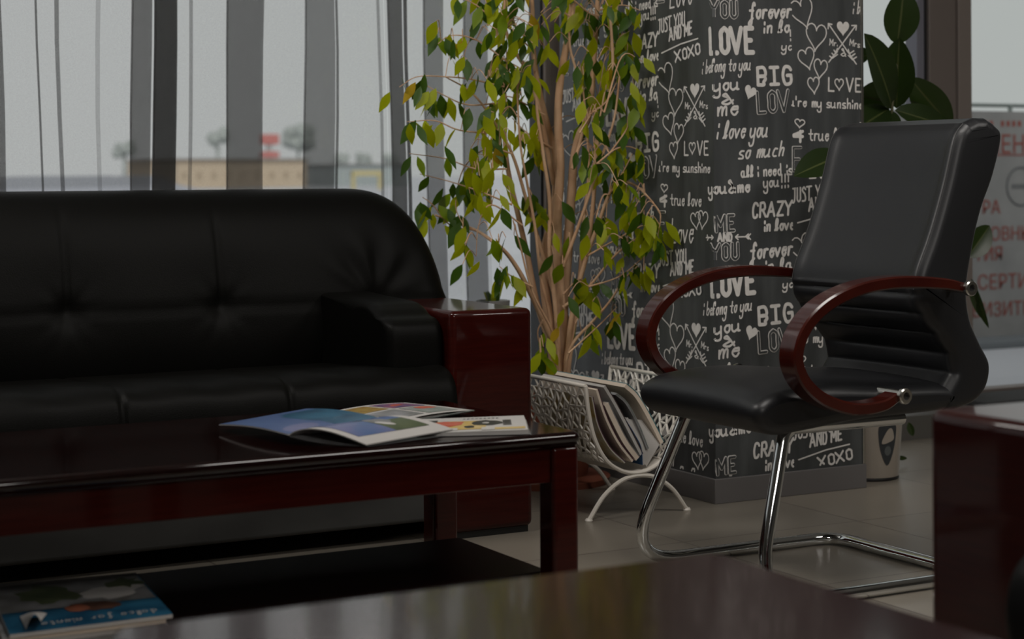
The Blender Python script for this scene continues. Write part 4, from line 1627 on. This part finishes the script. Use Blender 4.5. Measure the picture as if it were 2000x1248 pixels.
def ficus_leaf(p, yellow=0.0, dark=0.3):
    if p.x > PX0 - 0.055 and p.y > PY0 - 0.08:
        p = Vector((PX0 - 0.055, p.y, p.z))
    p = behind_sofa(p)
    a = rnd.uniform(0, 2 * pi)
    d = Vector((0.45 * cos(a), 0.45 * sin(a), -1 + rnd.uniform(-0.1, 0.5)))
    nrm = Vector((rnd.uniform(-0.9, 0.6), -1, rnd.uniform(-0.1, 0.5)))
    if rnd.random() < 0.3:
        nrm = Vector((rnd.uniform(-1, 1), rnd.uniform(-1, 1), 0.3))
    r = rnd.random()
    mi = 3 if r < 0.008 + yellow * 0.035 else (1 if r < dark + 0.03 else (2 if r < dark + 0.34 + yellow * 0.5 else 0))
    L = rnd.uniform(0.062, 0.098)
    leaf(lf, p, d, nrm, L, L * rnd.uniform(0.36, 0.46), mi, 0.16, rnd.uniform(0, 0.15))


for idx, (pl, yy) in enumerate(TWIGS):
    path = BR[len(TRUNKS) + idx]
    for k in range(3, len(path)):
        for _ in range(1 if k < len(path) * 0.4 else 2):
            if rnd.random() < (0.26 if pl[-1][0] < 960 else 0.40):
                p = path[k] + Vector((rnd.uniform(-.02, .02), rnd.uniform(-.05, .05), rnd.uniform(-.02, .01)))
                ficus_leaf(p, 0.4, 0.3)
ZONES = [  # (px0, px1, py0, py1, count, depth0, depth1, yellow, dark)
    (960, 1085, -50, 60, 46, 5.05, 5.35, .2, .45), (950, 1075, 60, 200, 52, 5.05, 5.35, .3, .4), (930, 1060, 200, 330, 40, 5.0, 5.3, .6, .3),
    (1085, 1250, -60, 20, 44, 4.9, 5.3, .1, .6), (1110, 1210, 20, 130, 30, 4.95, 5.25, .1, .6), (1130, 1250, 130, 250, 34, 4.88, 5.15, .3, .35),
    (1120, 1240, 250, 360, 32, 4.88, 5.15, .3, .35), (1180, 1290, 360, 470, 26, 4.80, 5.0, .4, .3), (1140, 1270, 400, 560, 26, 4.82, 5.1, .4, .35),
    (905, 995, 220, 410, 34, 5.0, 5.25, .8, .2), (900, 1000, 60, 250, 18, 5.05, 5.3, .4, .4), (1090, 1210, 560, 640, 12, 4.95, 5.1, .2, .5), (900, 1010, 400, 520, 12, 5.0, 5.2, .7, .2),
    (1080, 1160, 380, 560, 14, 5.0, 5.15, .5, .3), (850, 930, 40, 120, 8, 5.1, 5.2, .3, .5), (1010, 1060, 20, 130, 16, 5.05, 5.15, .3, .3), (1050, 1075, 650, 720, 5, 5.05, 5.1, .5, .3),
]
for (a, c, e, f, n, y0, y1, yl, dk) in ZONES:
    for _ in range(int(n * 0.7)):
        p = at(rnd.uniform(a, c), rnd.uniform(e, f), Y=rnd.uniform(y0, y1))
        if p.x > PX0 - 0.055 and p.y > PY0 - 0.08:
            p = at(rnd.uniform(a, c), rnd.uniform(e, f), X=PX0 - 0.06)
        ficus_leaf(p, yl, dk)
        # its leafstalk and twig back towards the nearest branch
        best = min((q for br in BR for q in br[::3]), key=lambda q: (q - p).length)
        if 0.01 < (best - p).length < 0.4:
            mid = (best + p) / 2 + Vector((0, 0, 0.03))
            tw.tube(catmull([best, mid, p], 4), 0.0014, 4)
for (px, py) in ((783, 150), (812, 160), (822, 168), (838, 178), (852, 172), (846, 190), (800, 240), (815, 242), (830, 240), (803, 305), (815, 305), (868, 285), (835, 432), (868, 440), (820, 395), (885, 400), (905, 385), (938, 375), (968, 465), (987, 515), (1215, 560), (1235, 470), (1225, 415), (1232, 160)):
    ficus_leaf(at(px, py, Y=5.08 if px < 1100 else 4.9), 0.5, 0.25)
tw.build('trunk', 'bark', fz, sharp=80)
lf.build('foliage', ['leaf_a', 'leaf_b', 'leaf_c', 'leaf_d'], fz, sharp=80, fix=False)

# ------------------------------------------------------------------ rubber plant in its planter
rp = thing('rubber_plant', 'dark broad leaved rubber plant rising behind the chair beside the pillar', 'plant', (3.945, 4.73, 0))
mb = MB()
PC = (3.945, 4.73, 0)
mb.lathe([(0.088, 0.002), (0.094, 0.0), (0.098, 0.012), (0.118, 0.30), (0.122, 0.33), (0.122, 0.345), (0.112, 0.345), (0.106, 0.31)], PC, 40)
pl_ = mb.build('planter', 'planter', rp)
mb = MB()
mb.lathe([(0.096, 0.001), (0.099, 0.006), (0.097, 0.016)], (PC[0], PC[1], -0.0005), 40)
mb.build('base_ring', 'dark', pl_)
mb = MB()
mb.lathe([(0.106, 0.30), (0.05, 0.315)], PC, 24)
mb.build('soil', 'soil', pl_)
ea = atan2(-PC[1], -PC[0]) + 0.62


def on_planter(a, z, off):
    r = 0.098 + (0.118 - 0.098) * (z - 0.012) / 0.288 + off
    return Vector((PC[0] + r * cos(ea + a), PC[1] + r * sin(ea + a), z))


mb = MB()
shield = catmull([(-0.27, 0.185, 0), (0.27, 0.185, 0), (0.30, 0.13, 0), (0.18, 0.08, 0), (0.0, 0.052, 0), (-0.18, 0.08, 0), (-0.30, 0.13, 0)], 4, True)
mb.add([on_planter(p.x, p.y, 0.0012) for p in shield] + [on_planter(0, 0.12, 0.0018)], [(i, (i + 1) % len(shield), len(shield)) for i in range(len(shield))], 0)
sail = catmull([(-0.22, 0.125, 0), (-0.05, 0.165, 0), (0.12, 0.172, 0), (0.22, 0.14, 0), (0.05, 0.128, 0)], 4, True)
mb.add([on_planter(p.x, p.y, 0.0024) for p in sail] + [on_planter(0.02, 0.145, 0.003)], [(i, (i + 1) % len(sail), len(sail)) for i in range(len(sail))], 1)
ring_ = [(0.12 * cos(2 * pi * k / 14), 0.10 + 0.016 * sin(2 * pi * k / 14)) for k in range(14)]
mb.add([on_planter(a, z, 0.0022) for (a, z) in ring_] + [on_planter(0, 0.10, 0.0026)], [(i, (i + 1) % 14, 14) for i in range(14)], 2)
mb.build('emblem', ['emblem', 'planter', 'emblem_grey'], pl_)
RY = 4.74
mb = MB()
stems = [[(1712, 760), (1725, 600), (1742, 420), (1740, 300), (1742, 215), (1750, 150), (1755, 85), (1762, 30)],
         [(1708, 760), (1735, 640), (1800, 560), (1860, 520), (1892, 500)]]
for pl, dy in zip(stems, (0, 0.05)):
    n = len(pl)
    path = catmull([at(p[0], p[1], Y=RY + dy * i / (n - 1) + 0) for i, p in enumerate(pl)], 6)
    mb.tube(path, 0.007, 8, scale=[1 - 0.5 * i / (len(path) - 1) for i in range(len(path))])
mb.tube(catmull([(3.93, 4.70, 0.31), (3.90, 4.54, 0.48), (3.80, 4.47, 0.75), (3.68, 4.45, 0.95), tuple(at(1652, 300, Y=4.44))], 6), 0.006, 8)
mb.build('stem', 'stem', rp, sharp=80)


def rubber_leaf(bpx, tpx, width, yb, yt, tilt=0.0, fold=0.22, droop=0.05):
    """A broad oval blade from base pixel to tip pixel at two depths; width in photo pixels; tilt turns its face."""
    p, q = at(*bpx, Y=yb), at(*tpx, Y=yt)
    d = q - p
    L = d.length
    D = p.x * sin(YAW) + p.y * cos(YAW)
    wd = width * D / F_PX
    view = Vector((-sin(YAW), -cos(YAW), 0.1))
    d.normalize()
    nrm = (view - d * view.dot(d)).normalized()
    nrm = Matrix.Rotation(tilt, 3, d) @ nrm
    s = d.cross(nrm)
    mb = MB()
    n = 12
    vs, fs = [], []
    for k in range(n + 1):
        t = k / n
        w_ = wd / 2 * (sin(pi * t ** 0.92) ** 0.72 if 0 < t < 1 else 0.02) * (1 if t < 0.93 else 0.8)
        c = p + d * (L * t) - nrm * droop * L * (t - 0.5) ** 2 * 2
        for e in (-1, -0.55, -0.06, 0.06, 0.55, 1):
            vs.append(c + s * w_ * e + nrm * (w_ * fold * abs(e)))
    for k in range(n):
        for j in range(5):
            a = k * 6 + j
            fs.append(((a, a + 1, a + 7, a + 6), 1 if j == 2 else 0))
    for f, mi in fs:
        mb.f.append(f)
        mb.m.append(mi)
    mb.v = [tuple(v) for v in vs]
    mb.build('leaf', ['rubber', 'rubber_mid'], rp, sharp=80, fix=False)


for a in [((1753, 88), (1766, -25), 72, 4.74, 4.70, 0.1), ((1747, 212), (1692, 66), 80, 4.74, 4.62, 0.5), ((1750, 212), (1756, 74), 76, 4.76, 4.72, -0.5),
          ((1776, 152), (1860, 250), 66, 4.76, 4.80, 0.35), ((1750, 214), (1864, 252), 56, 4.74, 4.72, -0.35), ((1778, 198), (1862, 250), 20, 4.78, 4.8, 0.5),
          ((1738, 210), (1660, 262), 62, 4.74, 4.68, 0.3), ((1735, 200), (1672, 185), 76, 4.80, 4.84, -0.3), ((1700, 108), (1668, 112), 34, 4.78, 4.84, 0.2),
          ((1742, 215), (1732, 275), 44, 4.74, 4.70, 0.2), ((1720, 230), (1690, 268), 50, 4.82, 4.84, 0.3), ((1650, 300), (1552, 342), 62, 4.44, 4.40, 0.35),
          ((1890, 502), (1934, 440), 52, 4.80, 4.80, 0.2), ((1896, 545), (1930, 642), 20, 4.80, 4.78, 0.9), ((1893, 550), (1916, 622), 16, 4.80, 4.80, 0.5),
          ((1775, 825), (1783, 852), 14, 4.95, 4.95, 0.4), ((1750, 892), (1772, 896), 10, 4.85, 4.85, 0.4), ((1750, 920), (1771, 922), 8, 4.83, 4.83, 0.4)]:
    rubber_leaf(*a)

# ------------------------------------------------------------------ things by the glazing
mb = MB()
mb.box((5.02, 5.32, 0.09), (6.6, 5.58, 0.112), 0.005)
tag(mb.build('door_mat', 'mat_fibre', origin=(5.8, 5.45, 0.09)), 'dark fibre door mat on the stone step under the glazing', 'mat')
wp = thing('flower_pot', 'small white flower pot with a few leaves at the window behind the sofa arm', 'plant pot', (2.98, 5.545, 0.0))
mb = MB()
zp = 0.09
mb.lathe([(0.035, zp), (0.04, zp + 0.01), (0.045, 0.44), (0.055, 0.45), (0.058, 0.57), (0.05, 0.57), (0.048, 0.54)], (2.985, 5.54, 0), 24)
mb.build('pot', 'sign_white', wp)
mb = MB()
for k in range(7):
    a = 2 * pi * k / 7
    leaf(mb, Vector((2.985, 5.54, 0.55)), Vector((0.5 * cos(a), 0.3 * sin(a), 0.8)), Vector((0, -1, 0.2)), 0.06, 0.022, k % 2)
mb.build('foliage', ['leaf_b', 'leaf_c'], wp, fix=False, sharp=80)

# ------------------------------------------------------------------ outdoors
mb = MB()
mb.box((-400, YW + 0.12, -0.3), (700, 900, -0.05))
struct(mb.build('ground', 'snow'))
bn_y = 8.5
rl = thing('railing', 'thin grey green railing outside, carrying the lettered banner', 'railing', (8.2, bn_y, -0.05))
mb = MB()
mb.tube([(7.0, bn_y + 0.04, 1.41), (11.0, bn_y + 0.04, 1.41)], 0.012, 8)
mb.build('handrail', 'rail', rl)
for x in (7.1, 8.265, 9.5, 10.8):
    mb = MB()
    mb.tube([(x, bn_y + 0.04, -0.05), (x, bn_y + 0.04, 1.41)], 0.014, 8)
    mb.build('post', 'rail', rl)
mb = MB()
mb.box((7.25, bn_y, -0.045), (10.6, bn_y + 0.012, 1.372))
bn = mb.build('banner', 'banner', origin=(8.9, bn_y, -0.05))
tag(bn, 'grey banner with red lettering hung on the railing outside', 'banner')


def bfont(text, x, z, h, material, bold=0.03, ax=1.0):
    cu = bpy.data.curves.new('lettering', 'FONT')
    cu.body = text
    cu.size = h / 0.72
    cu.offset = 0.0
    cu.extrude = 0.001
    cu.resolution_u = 3
    ob = bpy.data.objects.new('lettering', cu)
    COL.objects.link(ob)
    bpy.context.view_layer.update()
    me = bpy.data.meshes.new_from_object(ob.evaluated_get(bpy.context.evaluated_depsgraph_get()))
    bpy.data.objects.remove(ob)
    xs_ = [v.co.x for v in me.vertices]
    for v in me.vertices:
        v.co = Vector((x + v.co.x * ax, bn_y - 0.003, z + v.co.y)) - Vector((8.9, bn_y, -0.05)) + Vector((0, -v.co.z, 0))
    me.materials.clear()
    me.materials.append(M[material])
    o = bpy.data.objects.new('lettering', me)
    COL.objects.link(o)
    o.parent = bn
    return o


BX = lambda px, py: at(px, py, Y=bn_y)
for (t, px, py, h, m_) in (('КЛИШЕ ОФОРМЛЕНИЯ', 1906, 246, 0.05, 'ink_red'), ('ЛЕНИЕ', 1925, 299, 0.115, 'ink_red'), ('РА', 1917, 418, 0.085, 'ink_red'), ('ОВНЫЕ', 1933, 470, 0.085, 'ink_red'),
                           ('ТИЯ', 1902, 510, 0.085, 'ink_red'), ('СЕРТИФИКАТЫ', 1908, 566, 0.092, 'ink_red'), ('ВИЗИТКИ', 1898, 620, 0.088, 'ink_red')):
    p = BX(px, py)
    if t == 'КЛИШЕ ОФОРМЛЕНИЯ':
        continue
    bfont(t, p.x, p.z, h, m_, 0.04)
mb = MB()
p = BX(1903, 300)
mb.box((p.x - 0.2, bn_y - 0.003, p.z - 0.012), (p.x + 1.2, bn_y - 0.0005, p.z - 0.004))
for k in range(16):
    q = BX(1900 + k * 11, 243)
    if k % 5 != 4:
        mb.box((q.x, bn_y - 0.003, q.z - 0.012), (q.x + 0.024, bn_y - 0.0005, q.z + 0.022))
mb.build('printed_lines', 'ink_red', bn)
mb = MB()
ce = BX(1994, 364)
mb.tube([(ce.x + 0.118 * cos(2 * pi * k / 40), bn_y - 0.002, ce.z + 0.118 * sin(2 * pi * k / 40)) for k in range(40)], 0.006, 6, True)
for k in range(6):
    mb.box((ce.x - 0.075 + k * 0.026, bn_y - 0.003, ce.z - 0.014), (ce.x - 0.058 + k * 0.026, bn_y - 0.0005, ce.z + 0.014))
mb.build('round_stamp', 'ink_grey', bn)
mb = MB()
mb.box((6.4, bn_y - 0.35, -0.06), (12, bn_y - 0.10, 0.0), 0.02)
tag(mb.build('kerb_stone', 'kerb', origin=(8.9, bn_y - 0.2, -0.06)), 'dark grey kerb running along the foot of the banner outside', 'kerb')

FY = 150.0
fp = lambda px, py, y=FY: at(px, py, Y=y)
bl = thing('building', 'long tan building on the horizon seen through the curtains', 'building', (fp(470, 340).x, FY, -0.05))
p0, p1 = fp(346, 330), fp(600, 330)
mb = MB()
mb.box((p0.x, FY, -0.05), (p1.x, FY + 14, fp(470, 312).z))
w_ = mb.build('wall', 'tan', bl)
for k in range(9):
    mb = MB()
    x = p0.x + (p1.x - p0.x) * (k + 0.35) / 9
    mb.box((x, FY - 0.08, 0.75), (x + 0.35, FY + 0.05, 1.3))
    mb.build('window', 'pane_far', bl)
mb = MB()
zr = fp(470, 312).z
mb.slab([(p0.x - 0.3, FY - 0.4, zr), (p1.x + 0.3, FY - 0.4, zr), (p1.x + 0.3, FY + 14, zr + 0.05), (p0.x - 0.3, FY + 14, zr + 0.05)], (0, 0, 0.12))
mb.build('roof', 'roof', bl)
sg = thing('sign_tower', 'red and white sign tower rising behind the tan building', 'sign', (fp(528, 340).x, FY + 20, -0.05))
q0, q1 = fp(512, 300, FY + 20), fp(545, 300, FY + 20)
mb = MB()
mb.box(((q0.x + q1.x) / 2 - 0.25, FY + 20.1, -0.05), ((q0.x + q1.x) / 2 + 0.25, FY + 20.6, fp(528, 266, FY + 20).z))
mb.build('mast', 'sign_white', sg)
for (ya, yb) in ((262, 282), (296, 308)):
    mb = MB()
    mb.box((q0.x, FY + 19.9, fp(528, yb, FY + 20).z), (q1.x, FY + 20.7, fp(528, ya, FY + 20).z), 0.05)
    mb.build('sign_board', 'sign_red', sg)
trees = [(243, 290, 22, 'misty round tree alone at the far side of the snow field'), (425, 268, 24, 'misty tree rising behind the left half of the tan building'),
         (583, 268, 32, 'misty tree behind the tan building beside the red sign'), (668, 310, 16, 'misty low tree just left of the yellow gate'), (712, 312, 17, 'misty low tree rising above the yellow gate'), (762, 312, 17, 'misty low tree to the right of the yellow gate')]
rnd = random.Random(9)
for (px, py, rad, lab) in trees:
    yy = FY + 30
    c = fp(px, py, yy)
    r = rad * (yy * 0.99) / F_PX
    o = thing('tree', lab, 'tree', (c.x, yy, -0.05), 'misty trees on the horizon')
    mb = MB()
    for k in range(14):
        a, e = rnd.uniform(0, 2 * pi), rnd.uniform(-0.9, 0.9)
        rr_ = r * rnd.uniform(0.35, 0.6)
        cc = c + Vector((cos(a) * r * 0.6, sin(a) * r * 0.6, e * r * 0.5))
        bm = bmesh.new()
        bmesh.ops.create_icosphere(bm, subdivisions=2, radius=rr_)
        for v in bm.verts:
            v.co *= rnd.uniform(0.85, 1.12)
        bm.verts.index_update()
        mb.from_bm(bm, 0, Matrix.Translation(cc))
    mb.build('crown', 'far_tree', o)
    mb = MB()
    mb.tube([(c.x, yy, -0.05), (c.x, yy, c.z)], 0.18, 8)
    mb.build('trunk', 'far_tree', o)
gt = thing('gate_frame', 'yellow steel gate frame on the horizon to the right of the tan building', 'gate', (fp(715, 345, 120).x, 120, -0.05))
g0, g1 = fp(690, 345, 120), fp(742, 345, 120)
zt_ = fp(715, 336, 120).z
for x in (g0.x, g1.x):
    mb = MB()
    mb.box((x - 0.12, 119.9, -0.05), (x + 0.12, 120.1, zt_))
    mb.build('post', 'far_yellow', gt)
mb = MB()
mb.box((g0.x - 0.12, 119.85, zt_ - 0.25), (g1.x + 0.12, 120.15, zt_ + 0.08))
mb.build('beam', 'far_yellow', gt)
mb = MB()
s0, s1 = fp(655, 345, 160), fp(800, 345, 160)
mb.box((s0.x, 160, -0.05), (s1.x, 170, fp(700, 322, 160).z))
gs = thing('shed', 'low grey shed behind the yellow gate', 'shed', ((s0.x + s1.x) / 2, 165, -0.05))
mb.build('wall', 'far_grey', gs)
mb = MB()
zs = fp(700, 322, 160).z
mb.slab([(s0.x - .2, 159.7, zs), (s1.x + .2, 159.7, zs), (s1.x + .2, 170.2, zs), (s0.x - .2, 170.2, zs)], (0, 0, 0.1))
mb.build('roof', 'roof', gs)
for (px, yy, lab) in ((40, 50, 'pale parked car out in the snow, at the edge of the photo'), (145, 54, 'pale parked car out in the snow, middle of the three'), (244, 57, 'pale parked car out in the snow, beside the round tree')):
    x = at(px, 350, Y=yy).x
    o = thing('car', lab, 'car', (x, yy, -0.05), 'parked cars in the snow')
    body = [(-2.1, 0.25), (-2.1, 0.62), (-1.2, 0.72), (1.6, 0.74), (2.05, 0.66), (2.1, 0.25)]
    mb = MB()
    mb.slab([(x + a, yy - 0.85, zc - 0.05) for (a, zc) in body], (0, 1.7, 0))
    mb.build('body', 'car_white', o)
    cab = [(-1.0, 0.72), (-0.5, 1.05), (0.9, 1.07), (1.6, 0.74)]
    mb = MB()
    mb.slab([(x + a, yy - 0.72, zc - 0.05) for (a, zc) in cab], (0, 1.44, 0))
    mb.build('cabin', 'car_glass', o)
    for a in (-1.3, 1.3):
        for sy in (-0.85, 0.72):
            mb = MB()
            cyl = [(x + a + 0.3 * cos(2 * pi * k / 16), yy + sy, 0.25 + 0.3 * sin(2 * pi * k / 16)) for k in range(16)]
            mb.slab(cyl, (0, 0.14, 0))
            mb.build('wheel', 'dark', o)
